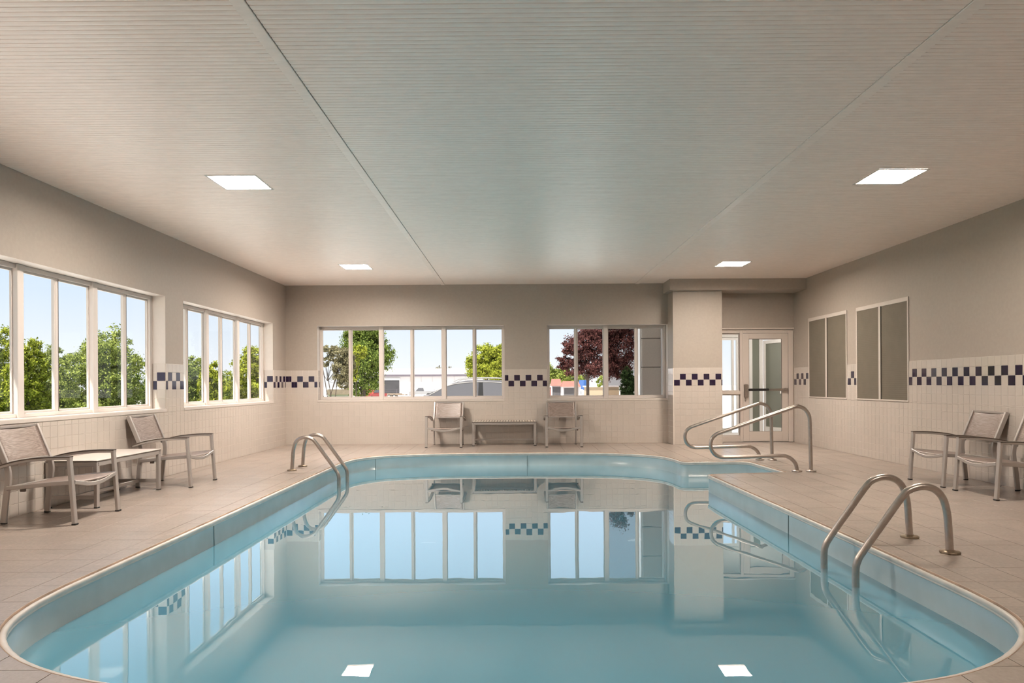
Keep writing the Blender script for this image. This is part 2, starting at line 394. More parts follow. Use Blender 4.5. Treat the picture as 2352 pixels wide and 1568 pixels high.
# ------------------------------------------------------------------ wall tiles
tile_cache = {}
def tile_mesh(w_, h, m):
    """front face at local +z (thickness 6 mm), chamfered; local x = along the wall, y = up"""
    key = (round(w_, 4), round(h, 4), m.name)
    if key not in tile_cache:
        c, d = 0.0016, 0.0055
        o, i_ = [(0, 0), (w_, 0), (w_, h), (0, h)], [(c, c), (w_-c, c), (w_-c, h-c), (c, h-c)]
        v = [(x, y, 0) for x, y in o]+[(x, y, d-c) for x, y in o]+[(x, y, d) for x, y in i_]
        f = [(8, 9, 10, 11)]
        for a, b in ((0, 4), (4, 8)):
            for k in range(4): f.append((a+k, a+(k+1) % 4, b+(k+1) % 4, b+k))
        me = MB().add(v, f).mesh('tile'); me.materials.append(m); tile_cache[key] = me
    return tile_cache[key]
class TileWall:
    def __init__(s, parent, limit): s.p = parent; s.l = []; s.limit = limit; s.g = MB(); s.plates = []
    def field(s, org, u, n, a0, a1, z0, z1, pitch, phase, dark=None):
        """tiles on the plane through org with direction u, normal n, between a0..a1 along u and z0..z1"""
        org, u, n = Vector(org), Vector(u), Vector(n); z_ = Vector((0, 0, 1))
        k0 = math.floor((a0-phase)/pitch)
        g = 0.0022
        cols = []; k = k0
        while phase+k*pitch < a1-0.006:
            c0, c1 = max(a0, phase+k*pitch), min(a1, phase+(k+1)*pitch)
            if c1-c0 > 0.02: cols.append((k, c0, c1))
            k += 1
        for r in range(13):
            t1 = T_TOP-r*T_V; t0 = t1-T_V
            t1, t0 = min(t1, z1), max(t0, z0)
            if t1-t0 < 0.012: continue
            for k, c0, c1 in cols:
                m = DARKT if (dark and dark(r, k)) else TILE
                R = Matrix((u, z_, n)).transposed().to_4x4()
                P = org+u*(c0+g/2)+z_*(t0+g/2)+n*0.0005; R.translation = P
                s.l.append((P, R, c1-c0-g, t1-t0-g, m))
        q = org+n*0.003
        pl = [q+u*a0+z_*z0, q+u*a1+z_*z0, q+u*a1+z_*z1, q+u*a0+z_*z1]
        bk = [p-n*0.0028 for p in pl]
        s.g.add(pl+bk, [(0,1,2,3),(7,6,5,4),(0,1,5,4),(1,2,6,5),(2,3,7,6),(3,0,4,7)])
    def finish(s):
        s.g.build('grout', GROUT, s.p)
        def score(t):
            P = t[0]; d = (P-Vector((0, 0, EYE)))
            if d.y < 1.5: return 1e9
            x = CX+F_PX*d.x/d.y
            # projected area ~ facing / distance^2 ; dark tiles stand out most
            n = t[1].to_3x3() @ Vector((0, 0, 1))
            a = abs(n.dot(d))/d.length**3
            if x < -60 or x > 2410: a *= 0.001
            if t[4] is DARKT: a *= 6
            return -a
        s.l.sort(key=score)
        for P, R, w_, h, m in s.l[:s.limit]:
            o = bpy.data.objects.new('tile', tile_mesh(w_, h, m)); COL.objects.link(o); o.parent = s.p
            o.matrix_world = R @ Matrix.Rotation(random.gauss(0, .0022), 4, 'X') @ Matrix.Rotation(random.gauss(0, .0022), 4, 'Y')
        rest = {}
        for P, R, w_, h, m in s.l[s.limit:]:
            b = rest.setdefault(m.name, (MB(), m))[0]; me = tile_mesh(w_, h, m)
            b.add([R @ v.co for v in me.vertices], [tuple(q.vertices) for q in me.polygons])
        for k in rest: rest[k][0].build('tile_field', rest[k][1], s.p, kind='stuff')
par = lambda off: (lambda r, k: (r == 1 and (k+off) % 2 == 0) or (r == 2 and (k+off) % 2 == 1))
tl = TileWall(WALL_L, 300)
U, Nn, O = (0, 1, 0), (1, 0, 0), (XL, 0, 0)
tl.field(O, U, Nn, 3.0, YB, 0, SILL-0.032, 0.1085, 9.171)
tl.field(O, U, Nn, LW[0][1], LW[1][0], SILL-0.032, T_TOP, 0.1085, 9.171, par(0))
tl.field(O, U, Nn, LW[1][1], YB, SILL-0.032, T_TOP, 0.1085, 13.417, par(0))
tl.field(O, U, Nn, LW[2][1], LW[0][0], SILL-0.032, T_TOP, 0.1085, 9.171, par(0))
for a, b in LW:                                                     # window reveals that face the camera
    tl.field((XL, b, 0), (1, 0, 0), (0, -1, 0), -GD+0.02, -0.002, SILL+0.01, T_TOP, 0.11, -0.11, lambda r, k: (r == 1 and k == 0) or (r == 2 and k == -1))
tl.finish()
tb = TileWall(WALL_B, 300)
U, Nn, O = (1, 0, 0), (0, -1, 0), (0, YB, 0)
tb.field(O, U, Nn, XL, PX0, 0, SILL-0.032, 0.1105, 0.206)
tb.field(O, U, Nn, XL, BW[0][0], SILL-0.032, T_TOP, 0.1105, -3.991, par(0))
tb.field(O, U, Nn, BW[0][1], BW[1][0], SILL-0.032, T_TOP, 0.1105, 0.206, par(0))
tb.field((BW[0][0], YB, 0), (0, -1, 0), (1, 0, 0), -GD+0.02, -0.002, SILL+0.01, T_TOP, 0.11, -0.11, lambda r, k: r == 2 and k == -1)
tb.finish()
tp = TileWall(WALL_P, 300)
tp.field((0, PY, 0), (1, 0, 0), (0, -1, 0), PX0, PX1, 0, T_TOP, 0.1105, 3.081, par(0))
tp.field((PX0, 0, 0), (0, -1, 0), (-1, 0, 0), -YB, -PY, 0, T_TOP, 0.11, -PY)  # plain tiles: glare over the dark band is put into the colour
tp.finish()
tr_ = TileWall(WALL_R, 300)
U, Nn, O = (0, -1, 0), (-1, 0, 0), (XR, 0, 0)
RW = [(11.40, 12.885), (9.615, 11.082)]
WZ0, WZ1 = 0.872, 2.317
tr_.field(O, U, Nn, -YB+0.012, -2.5, 0, WZ0-0.01, 0.1087, -9.1)
for a, b in ((-YB+0.012, -RW[0][1]), (-RW[0][0], -RW[1][1]), (-RW[1][0], -2.5)):
    tr_.field(O, U, Nn, a, b, WZ0-0.01, T_TOP, 0.1087, -9.1, par(0))
tr_.finish()

# ------------------------------------------------------------------ windows
def window(n, axis, a0, a1, mull, stile, screens=()):
    """axis 'y': left wall, 'x': back wall. a0..a1 opening, mull = unit mullions, stile = meeting stiles"""
    root = empty('window_%d' % n, kind='structure')
    if axis == 'y': pl = XL-GD; B = lambda m, a, b, d0, d1, z0, z1, c=0.004: m.bbox(pl-d1, pl-d0, a, b, z0, z1, c)
    else: pl = YB+GD; B = lambda m, a, b, d0, d1, z0, z1, c=0.004: m.bbox(a, b, pl+d0, pl+d1, z0, z1, c)
    zs, zh = SILL+0.012, HEAD-0.004
    fr = MB()
    for a, b, z0, z1 in ((a0+.004, a0+.05, zs, zh), (a1-.05, a1-.004, zs, zh), (a0+.05, a1-.05, zs, zs+.04), (a0+.05, a1-.05, zh-.045, zh)): B(fr, a, b, -0.01, 0.05, z0, z1)
    fr.build('frame', ALU, root)
    for m_ in mull:
        B(MB(), m_-.042, m_+.042, -0.03, 0.05, zs, zh).build('mullion', ALU, root)
    edges = [a0+.05]+[v for m_ in mull for v in (m_-.042, m_+.042)]+[a1-.05]
    units = [(edges[i], edges[i+1]) for i in range(0, len(edges), 2)]
    for k, ((a, b), s_) in enumerate(zip(units, stile)):
        st = B(MB(), s_-.026, s_+.026, 0.0, 0.045, zs+.03, zh-.04).build('meeting_stile', ALU, root)
        B(MB(), s_+.012, s_+.018, -0.003, 0.0, zs+.04, zh-.05, .001).build('stile_groove', GASKET, st)
        for j, (p, q) in enumerate(((a, s_-.026), (s_+.026, b))):
            d = 0.012+0.016*j
            sash = MB()
            for x0, x1, z0, z1 in ((p+.012, q-.012, zs+.04, zs+.062), (p+.012, q-.012, zh-.067, zh-.045), (p, p+.012, zs+.04, zh-.045), (q-.012, q, zs+.04, zh-.045)): B(sash, x0, x1, d-.008, d+.012, z0, z1, .002)
            so_ = sash.build('sash', ALU, root)
            g = MB()
            if axis == 'y': g.box(pl-d-.003, pl-d, p+.010, q-.010, zs+.058, zh-.062)
            else: g.box(p+.010, q-.010, pl+d, pl+d+.003, zs+.058, zh-.062)
            g.build('pane', GLASS, so_)
            if 2*k+j in screens:
                g = MB()
                if axis == 'y': g.box(pl-.047, pl-.045, p, q, zs+.05, zh-.05)
                else: g.box(p, q, pl+.045, pl+.047, zs+.05, zh-.05)
                g.build('insect_screen', SCREEN, root)
    if axis == 'y':
        MB().bbox(XL-GD-.05, XL+.012, a0-.0, a1+.0, SILL-.03, SILL+.012, .005).build('sill', WHITEP, root)
        rv = MB().box(XL-GD-.0, XL-.001, a0+.0005, a1-.0005, HEAD-.003, HEAD+.0).box(XL-GD, XL-.001, a1-.0025, a1-.0003, T_TOP, HEAD-.003).box(XL-GD, XL-.001, a0+.0003, a0+.0025, SILL+.012, HEAD-.003)
    else:
        MB().bbox(a0, a1, YB-.012, YB+GD+.05, SILL-.03, SILL+.012, .005).build('sill', WHITEP, root)
        rv = MB().box(a0+.0005, a1-.0005, YB+.001, YB+GD, HEAD-.003, HEAD).box(a0+.0003, a0+.0025, YB+.001, YB+GD, T_TOP if n == 3 else SILL+.012, HEAD-.003).box(a1-.0025, a1-.0003, YB+.001, YB+GD, SILL+.012, HEAD-.003)
    rv.build('reveal', WHITEP, root)
    return root
window(1, 'y', *LW[0], (6.507, 7.671), (5.95, 7.07, 8.315))
window(2, 'y', *LW[1], (10.475, 11.645), (9.885, 11.045, 12.235))
window(8, 'y', *LW[2], (2.54, 3.70), (1.99, 3.12, 4.32))  # unseen window added for more daylight on the near left
window(3, 'x', *BW[0], (-2.615, -1.386), (-3.221, -2.009, -0.789))
window(4, 'x', *BW[1], (1.776,), (1.198, 2.38), screens=(2,))
# interior windows of the right wall with closed blinds
def blind_window(n, y0, y1, ym):
    root = empty('window_%d' % n, kind='structure')
    fr = MB()
    for a, b, z0, z1 in ((y0, y1, WZ1-.06, WZ1), (y0, y1, WZ0, WZ0+.022), (y0, y0+.028, WZ0+.022, WZ1-.06), (y1-.028, y1, WZ0+.022, WZ1-.06)): fr.bbox(XR-.014, XR-.0005, a, b, z0, z1, .003)
    fr.build('frame', WHITEP, root)
    MB().bbox(XR-.016, XR-.001, ym-.028, ym+.028, WZ0+.015, WZ1-.05, .003).build('mullion', WHITEP, root)
    MB().bbox(XR-.0155, XR-.001, ym-.040, ym-.030, WZ0+.02, WZ1-.055, .001).build('mullion_dark_strip', GASKET, root)  # dark strip along the near side of the mullion
    for a, b in ((y0+.026, ym-.026), (ym+.026, y1-.026)):
        nb = 50; h = (WZ1-.058-WZ0-.02)/nb; bl = []
        v = []; f = []
        for k in range(nb):
            z = WZ0+.02+k*h
            o = len(v); v += [(XR-.004, a, z), (XR-.004, b, z), (XR-.0062, b, z+h*.95), (XR-.0062, a, z+h*.95)]; f.append((o, o+1, o+2, o+3))
            if k: f.append((o-2, o-1, o, o+1))
        m = MB().add(v, f); m.box(XR-.003, XR-.0005, a, b, WZ0+.02, WZ1-.055)
        m.build('blind', BLIND, root)
blind_window(5, *RW[0], 12.149)
blind_window(6, *RW[1], 10.372)

# ------------------------------------------------------------------ door and sidelight
D = empty('door_1', kind='structure')
y0 = YB+.02
f_ = MB()
for a, b, z0, z1 in ((3.885, 3.925, 0, 2.15), (4.352, 4.408, 0, 2.15), (5.288, 5.376, 0, 2.15), (3.885, 5.376, 2.15, 2.178), (3.925, 4.352, 2.105, 2.15), (4.408, 5.288, 2.105, 2.15), (3.925, 4.352, 0.0, .12), (3.925, 4.352, .925, .985)):
    f_.bbox(a, b, y0, y0+.09, z0, z1, .004)
f_.build('frame', DOORM, D)
MB().bbox(3.88, 5.386, YB-.018, YB+.02, 2.178, 2.205, .004).build('head_trim', DOORM, D)
for z0, z1 in ((.12, .925), (.985, 2.105)):
    g = MB().box(3.925, 4.352, y0+.05, y0+.054, z0, z1).build('pane', GLASS, D)
    bd = MB()
    for a, b, c, d in ((3.945, 4.332, z0, z0+.02), (3.945, 4.332, z1-.02, z1), (3.925, 3.945, z0, z1), (4.332, 4.352, z0, z1)): bd.bbox(a, b, y0+.035, y0+.05, c, d, .003)
    bd.build('glazing_bead', ALU, D)
    MB().box(4.352-.008, 4.352-.002, y0+.028, y0+.036, z0+.02, z1-.02).build('gasket', GASKET, D)
leaf = MB()
for a, b, z0, z1 in ((4.412, 4.53, .012, 2.10), (5.165, 5.284, .012, 2.10), (4.53, 5.165, .012, .205), (4.53, 5.165, 1.995, 2.10)): leaf.bbox(a, b, y0+.012, y0+.057, z0, z1, .003)
LEAF = leaf.build('door_leaf', DOORM, D)
MB().box(4.53, 5.165, y0+.032, y0+.038, .205, 1.995).build('pane', GLASS, LEAF)
gk = MB()
for a, b, c, d in ((4.53, 5.165, .205, .212), (4.53, 5.165, 1.988, 1.995), (4.53, 4.537, .205, 1.995), (5.158, 5.165, .205, 1.995)): gk.box(a, b, y0+.024, y0+.034, c, d)
gk.build('gasket', GASKET, LEAF)
MB().bbox(4.425, 4.505, y0-.03, y0+.013, .86, 1.115, .012).build('latch_box', STEEL, LEAF)
MB().bbox(4.505, 4.90, y0-.05, y0-.018, .99, 1.036, .008).build('push_bar', BLACKM, LEAF)
MB().bbox(4.90, 5.255, y0-.045, y0-.016, .992, 1.034, .006).bbox(5.21, 5.262, y0-.048, y0+.013, .984, 1.042, .006).build('bar_housing', STEEL, LEAF)
lk = MB(); lk.ycyl(4.455, .80, .014, y0-.004, y0+.014, 14); lk.ycyl(4.455, .835, .009, y0-.003, y0+.014, 12); lk.build('lock_cylinder', STEEL, LEAF)
MB().bbox(3.89, 5.37, YB+.0, YB+.13, 0.0, .010, .003).build('threshold', STEEL, D)

# entrance lobby beyond the door
VX0, VX1, VY0, VY1 = 3.24, 7.6, YB+.2, 16.25
LOBW = mat('lobby_white', (0.74, 0.72, 0.69), 0.6)
MB().box(VX0-.12, VX1+.15, YB+.2, VY1+.15, -.4, -.005).build('floor_lobby', CONC, kind='structure')
MB().box(VX0-.12, VX1+.15, YB+.26, VY1+.15, 2.82, 2.95).build('ceiling_lobby', LOBW, kind='structure')
MB().box(2.05, VX1+.6, YB+.75, VY1+.9, 3.2, 3.42).build('shade_slab', EXTW, kind='structure')  # unseen slab added to keep the sun off the porch column front
vl = MB(); vl.box(VX0-.12, VX0, YB+.26, 14.0, -.4, 3.2).box(VX0-.12, VX0, 14.64, VY1, -.4, 3.2).box(VX0-.12, VX0, 14.0, 14.64, -.4, .93).box(VX0-.12, VX0, 14.0, 14.64, 2.08, 3.2)
vl.box(VX1, VX1+.12, YB+.2, VY1, 0, 2.8).box(XR+.21, VX1, YB+.1, YB+.2, 0, 2.8)
vl.box(VX0-.12, 4.74, VY1, VY1+.12, -.4, 3.2).box(4.74, 6.30, VY1, VY1+.12, 2.2, 3.2).box(6.30, VX1+.12, VY1, VY1+.12, -.4, 3.2)
vl.build('wall_lobby', LOBW, kind='structure')
LWN = empty('window_7', kind='structure')
fr = MB()
for a, b, z0, z1 in ((14.0, 14.64, .93, .98), (14.0, 14.64, 2.03, 2.08), (14.0, 14.05, .98, 2.03), (14.59, 14.64, .98, 2.03)): fr.bbox(VX0-.125, VX0-.05, a, b, z0, z1, .004)
fr.build('frame', ALU, LWN)
MB().box(VX0-.09, VX0-.086, 14.05, 14.59, .98, 2.03).build('pane', GLASS, LWN)
D2 = empty('door_2', kind='structure')
WD = mat('white_door', (0.78, 0.76, 0.74), 0.4)
fr = MB()
for a, b, z0, z1 in ((4.74, 4.80, 0, 2.2), (5.02, 5.07, .1, 2.14), (5.13, 5.17, .1, 2.14), (5.28, 5.50, 0, 2.2), (5.66, 5.74, 0, 2.2), (6.22, 6.30, 0, 2.2), (4.80, 5.28, 2.14, 2.2), (4.80, 5.02, 0, .1), (5.17, 5.28, 0, .1), (5.74, 6.22, 2.14, 2.2)): fr.bbox(a, b, VY1+.02, VY1+.09, z0, z1, .004)
fr.build('frame', WD, D2)
for a, b in ((4.80, 5.02), (5.17, 5.28)): MB().box(a, b, VY1+.05, VY1+.054, .1, 2.14).build('pane', GLASS, D2)
TG = mat('lobby_tinted_glass', (0.19, 0.20, 0.165), 0.1, spec=0.6)
MB().box(5.50, 5.66, VY1+.05, VY1+.056, .02, 2.2).build('tinted_pane', TG, D2)
lf = empty('door_leaf', (5.76, VY1+.02, 0), math.radians(-72)); lf.parent = D2
m_ = MB()
for a, b, z0, z1 in ((0, .075, .01, 2.12), (.70, .78, .01, 2.12), (.075, .70, .01, .14), (.075, .70, 2.04, 2.12)): m_.bbox(a, b, -.02, .02, z0, z1, .004)
m_.build('leaf_frame', WD, lf)
MB().box(.075, .70, -.003, .003, .14, 2.04).build('tinted_pane', TG, lf)
MB().bbox(.64, .80, -.07, -.045, .90, .96, .006).build('pull_handle', WD, lf)

# ------------------------------------------------------------------ deck floor cut into tiles around the pool
TP = 0.30; TX0, TY0 = -3.362, 3.737
hole = offset(pool_pts, -0.020)
bm = bmesh.new()
def ring(pts):
    vs = [bm.verts.new((p[0], p[1], 0)) for p in pts]
    return [bm.edges.new((vs[i], vs[(i+1) % len(vs)])) for i in range(len(vs))]
ed = ring([(XL, 1.6), (XR, 1.6), (XR, YB), (XL, YB)])+ring(hole)
bmesh.ops.triangle_fill(bm, use_beauty=True, use_dissolve=False, edges=ed)
base_me = bpy.data.meshes.new('floor'); bm.to_mesh(base_me)
J = 0.0022
lines = []
k = math.floor((XL-TX0)/TP)
while TX0+k*TP < XR: lines.append(('x', TX0+k*TP)); k += 1
k = math.floor((1.6-TY0)/TP)
while TY0+k*TP < YB: lines.append(('y', TY0+k*TP)); k += 1
for ax, v in lines:
    for s_ in (-J, J):
        co = (v+s_, 0, 0) if ax == 'x' else (0, v+s_, 0); no = (1, 0, 0) if ax == 'x' else (0, 1, 0)
        bmesh.ops.bisect_plane(bm, geom=bm.verts[:]+bm.edges[:]+bm.faces[:], plane_co=co, plane_no=no, dist=1e-6)
cells = {}
for f in bm.faces:
    c = f.calc_center_median(); u, v = (c.x-TX0)/TP, (c.y-TY0)/TP
    fu, fv = u-math.floor(u), v-math.floor(v)
    if min(fu, 1-fu)*TP < J*0.999 or min(fv, 1-fv)*TP < J*0.999: continue
    cells.setdefault((math.floor(u), math.floor(v)), []).append([x.co.copy() for x in f.verts])
bm.free()
for v in base_me.vertices: v.co.z = -0.0025
base_me.materials.append(FGROUT)
FLOOR = bpy.data.objects.new('floor', base_me); COL.objects.link(FLOOR); FLOOR['kind'] = 'structure'
FB = MB().box(XL, XR, YF, 1.6, -.2, 0).build('floor_front', FLOORT, kind='structure')
MB().box(XL, -2.75, 1.6, YB, -.25, -.02).box(2.75, XR, 1.6, 8.7, -.25, -.02).box(3.6, XR, 8.7, 10.5, -.25, -.02).box(2.75, XR, 10.5, YB, -.25, -.02).box(-2.75, 2.75, 12.0, YB, -.25, -.02).build('slab', CONC, FLOOR)
def tile_geo(faces):
    b = bmesh.new(); mp = {}
    def gv(c):
        k = (round(c.x, 5), round(c.y, 5))
        if k not in mp: mp[k] = b.verts.new((c.x, c.y, 0))
        return mp[k]
    for f in faces:
        vs = []
        for c in f:
            q = gv(c)
            if q not in vs: vs.append(q)
        if len(vs) > 2:
            try: b.faces.new(vs)
            except ValueError: pass
    if not b.faces: b.free(); return None
    bmesh.ops.recalc_face_normals(b, faces=b.faces[:])
    bmesh.ops.dissolve_limit(b, angle_limit=0.001, verts=b.verts[:], edges=b.edges[:])
    r = bmesh.ops.extrude_face_region(b, geom=b.faces[:])
    bmesh.ops.translate(b, verts=[g for g in r['geom'] if isinstance(g, bmesh.types.BMVert)], vec=(0, 0, -0.006))
    bmesh.ops.recalc_face_normals(b, faces=b.faces[:])
    return b
full_me = None
def cell_score(k):
    x, y = TX0+(k[0]+.5)*TP, TY0+(k[1]+.5)*TP
    if y < 2.4: return 1e9
    px = CX+F_PX*x/y
    return y+(0 if -80 < px < 2430 else 100)
order = sorted(cells, key=cell_score); rest = MB(); made = 0
for k in order:
    fs = cells[k]
    ar = 0
    for f in fs:
        for i in range(1, len(f)-1): ar += abs((f[i]-f[0]).cross(f[i+1]-f[0]).z)/2
    if ar < 2e-4: continue
    full = ar > (TP-2*J)**2*0.999
    if made < 300:
        made += 1
        if full:
            if full_me is None:
                h = TP-2*J; c = .0004
                v = [(0, 0, -.006), (h, 0, -.006), (h, h, -.006), (0, h, -.006), (0, 0, -c), (h, 0, -c), (h, h, -c), (0, h, -c), (c, c, 0), (h-c, c, 0), (h-c, h-c, 0), (c, h-c, 0)]
                full_me = MB().add(v, [(8,9,10,11)]+[(a+i, a+(i+1) % 4, b+(i+1) % 4, b+i) for a, b in ((0, 4), (4, 8)) for i in range(4)]).mesh('tile')
                full_me.materials.append(FLOORT)
            o = bpy.data.objects.new('tile', full_me); COL.objects.link(o); o.parent = FLOOR
            o.location = (TX0+k[0]*TP+J, TY0+k[1]*TP+J, random.uniform(-.0004, .0004))
        else:
            b = tile_geo(fs)
            if b is None: made -= 1; continue
            ox, oy = TX0+k[0]*TP, TY0+k[1]*TP
            bmesh.ops.translate(b, verts=b.verts[:], vec=(-ox, -oy, 0))
            me = bpy.data.meshes.new('tile'); b.to_mesh(me); b.free(); me.materials.append(FLOORT)
            o = bpy.data.objects.new('tile', me); COL.objects.link(o); o.parent = FLOOR; o.location = (ox, oy, 0)
    else:
        b = tile_geo(fs)
        if b: rest.bm(b)
rest.build('tile_field', FLOORT, FLOOR, kind='stuff')

# ------------------------------------------------------------------ pool
POOL = empty('swimming_pool', (0, 7.2, 0), kind='structure')
def pool_sweep(prof, name, m, smooth=True):
    n = len(pool_pts); rings = [offset(pool_pts, d) for d, z in prof]
    v = [(p.x, p.y-7.2, z) for (d, z), r in zip(prof, rings) for p in r]; f = []
    for k in range(len(prof)-1):
        for i in range(n): f.append((k*n+i, k*n+(i+1) % n, (k+1)*n+(i+1) % n, (k+1)*n+i))
    me = bpy.data.meshes.new(name); me.from_pydata(v, [], f); me.materials.append(m)
    if smooth: me.polygons.foreach_set('use_smooth', [True]*len(f))
    o = bpy.data.objects.new(name, me); COL.objects.link(o); o.parent = POOL; return o
WZ = -0.22; PD = -1.25
pool_sweep([(-.020, -.02), (-.020, .001), (-.017, .0015), (-.0145, -.001), (-.0135, -.018)], 'edge_trim', mat('edge_trim_brown', (0.42, 0.30, 0.22), 0.5, var=0.3, scale=6))
pool_sweep([(-.0145, -.018), (-.013, -.012), (-.004, -.007), (.006, -.006), (.013, -.010), (.016, -.017), (.016, -.030), (.012, -.035), (.012, -.038), (.015, -.042), (.013, -.048), (.004, -.052)], 'lip', LIP)
pool_sweep([(.004, -.051), (.005, -.225), (.012, -.231), (.014, -.6), (.04, PD+.12), (.10, PD+.03), (.2, PD)], 'liner', LINER)
bm = bmesh.new(); vs = [bm.verts.new((p.x, p.y-7.2, PD)) for p in offset(pool_pts, .19)]
bmesh.ops.triangle_fill(bm, use_beauty=True, edges=[bm.edges.new((vs[i], vs[(i+1) % len(vs)])) for i in range(len(vs))])
me = bpy.data.meshes.new('basin_floor'); bm.to_mesh(me); bm.free(); me.materials.append(LINERD)
o = bpy.data.objects.new('basin_floor', me); COL.objects.link(o); o.parent = POOL
bm = bmesh.new(); vs = [bm.verts.new((p.x, p.y-7.2, WZ)) for p in offset(pool_pts, .001)]
bmesh.ops.triangle_fill(bm, use_beauty=True, edges=[bm.edges.new((vs[i], vs[(i+1) % len(vs)])) for i in range(len(vs))])
bmesh.ops.recalc_face_normals(bm, faces=bm.faces[:])
if sum(f.normal.z for f in bm.faces) < 0: bmesh.ops.reverse_faces(bm, faces=bm.faces[:])
me = bpy.data.meshes.new('water'); bm.to_mesh(me); bm.free(); me.materials.append(WATER)
WAT = bpy.data.objects.new('water', me); COL.objects.link(WAT); WAT.parent = POOL
# entry steps in the alcove
for k, (x0, zt) in enumerate(((3.02, -.42), (2.62, -.68), (2.22, -.94))):
    MB().bbox(x0, 3.45 if k == 0 else x0+.42, 8.95-7.2, 10.28-7.2, PD, zt, .03).build('step', LINER, POOL)
# vertical panel joints of the liner
def joint(x, y):
    best = min(range(len(pool_pts)), key=lambda i: (pool_pts[i]-Vector((x, y))).length)
    a, b = pool_pts[best-1], pool_pts[(best+1) % len(pool_pts)]; t = (b-a).normalized(); n = Vector((-t.y, t.x))
    d = Vector((x, y))-pool_pts[best]; p = pool_pts[best]+t*d.dot(t)+n*.005
    v = []
    for z in (-.050, -.9):
        for s_, q in ((-.004, -.004), (.004, -.004), (.004, .0045), (-.004, .0045)):
            c = p+t*s_+n*(q+(.012 if z < -.5 else 0)); v.append((c.x, c.y-7.2, z))
    MB().add(v, [(0,1,2,3),(4,5,6,7),(0,1,5,4),(1,2,6,5),(2,3,7,6),(3,0,4,7)]).build('panel_joint', SEAM, POOL)
for x, y in ((-2.59, 6.0), (-2.44, 3.36), (-2.26, 11.33), (2.468, 6.35), (0.2, 11.79)): joint(x, y)

# ------------------------------------------------------------------ steel rails
def flange(parent, x, y, m=FLANGE):
    b = MB(); n = 24
    R = lambda r, z: [(x+r*math.cos(2*PI*i/n), y+r*math.sin(2*PI*i/n), z) for i in range(n)]
    b.loft([R(.062, .0005), R(.064, .010), R(.058, .016), R(.034, .019), R(.026, .024)], True); b.build('flange', m, parent)
lad = [(2.905, 0.0), (2.893, .20), (2.882, .29), (2.855, .375), (2.802, .428), (2.722, .447), (2.642, .427), (2.588, .380), (2.45, .19), (2.318, .005), (2.285, -.055), (2.274, -.12), (2.274, -.30), (2.274, -1.0)]
def ladder(label, yn, yf, side):
    ox = 2.905 if side > 0 else -3.01
    root = empty('pool_ladder', (ox, (yn+yf)/2, 0)); tag(root, label, 'ladder')
    X = (lambda x: x-2.905) if side > 0 else (lambda x: -(x-2.905))
    for y in (yn, yf):
        yl = y-(yn+yf)/2
        r = MB().sweep(catmull([(X(x), yl, z) for x, z in lad], 5), (0, 1, 0), .048, .048, 14); r.build('rail', STEEL, root)
        flange(root, 0, yl)
    for z in (-.42, -.68, -.94):
        x = X(2.274); h = (yf-yn)/2
        MB().bbox(x-.045, x+.045, -h+.02, h-.02, z-.02, z, .005).build('tread', STEEL, root)
ladder('stainless steel ladder rails nearest the camera by the pool edge, stained bronze flanges', 4.71, 5.19, 1)
ladder('stainless steel ladder rails on the window side of the pool, slim flanges', 9.45, 9.925, -1)
hr = [(3.812, 0.0), (3.806, .35), (3.798, .66), (3.782, .735), (3.74, .797), (3.69, .828), (3.63, .837), (3.57, .822), (3.1, .662), (2.66, .512), (2.592, .484), (2.538, .432), (2.52, .355), (2.535, .28), (2.58, .222), (2.65, .192), (2.75, .188), (3.1, .197), (3.42, .205), (3.50, .195), (3.57, .155), (3.612, .10), (3.628, .04), (3.63, 0.0)]
def handrail(label, y):
    root = empty('handrail', (3.72, y, 0)); tag(root, label, 'handrail')
    MB().sweep(catmull([(x-3.72, 0, z) for x, z in hr], 4), (0, 1, 0), .048, .048, 14).build('rail', STEEL, root)
    flange(root, .092, 0, STEEL); flange(root, -.09, 0, STEEL)
handrail('looped steel handrail on the door side of the pool steps', 10.44)
handrail('looped steel handrail on the near side of the pool steps', 9.07)

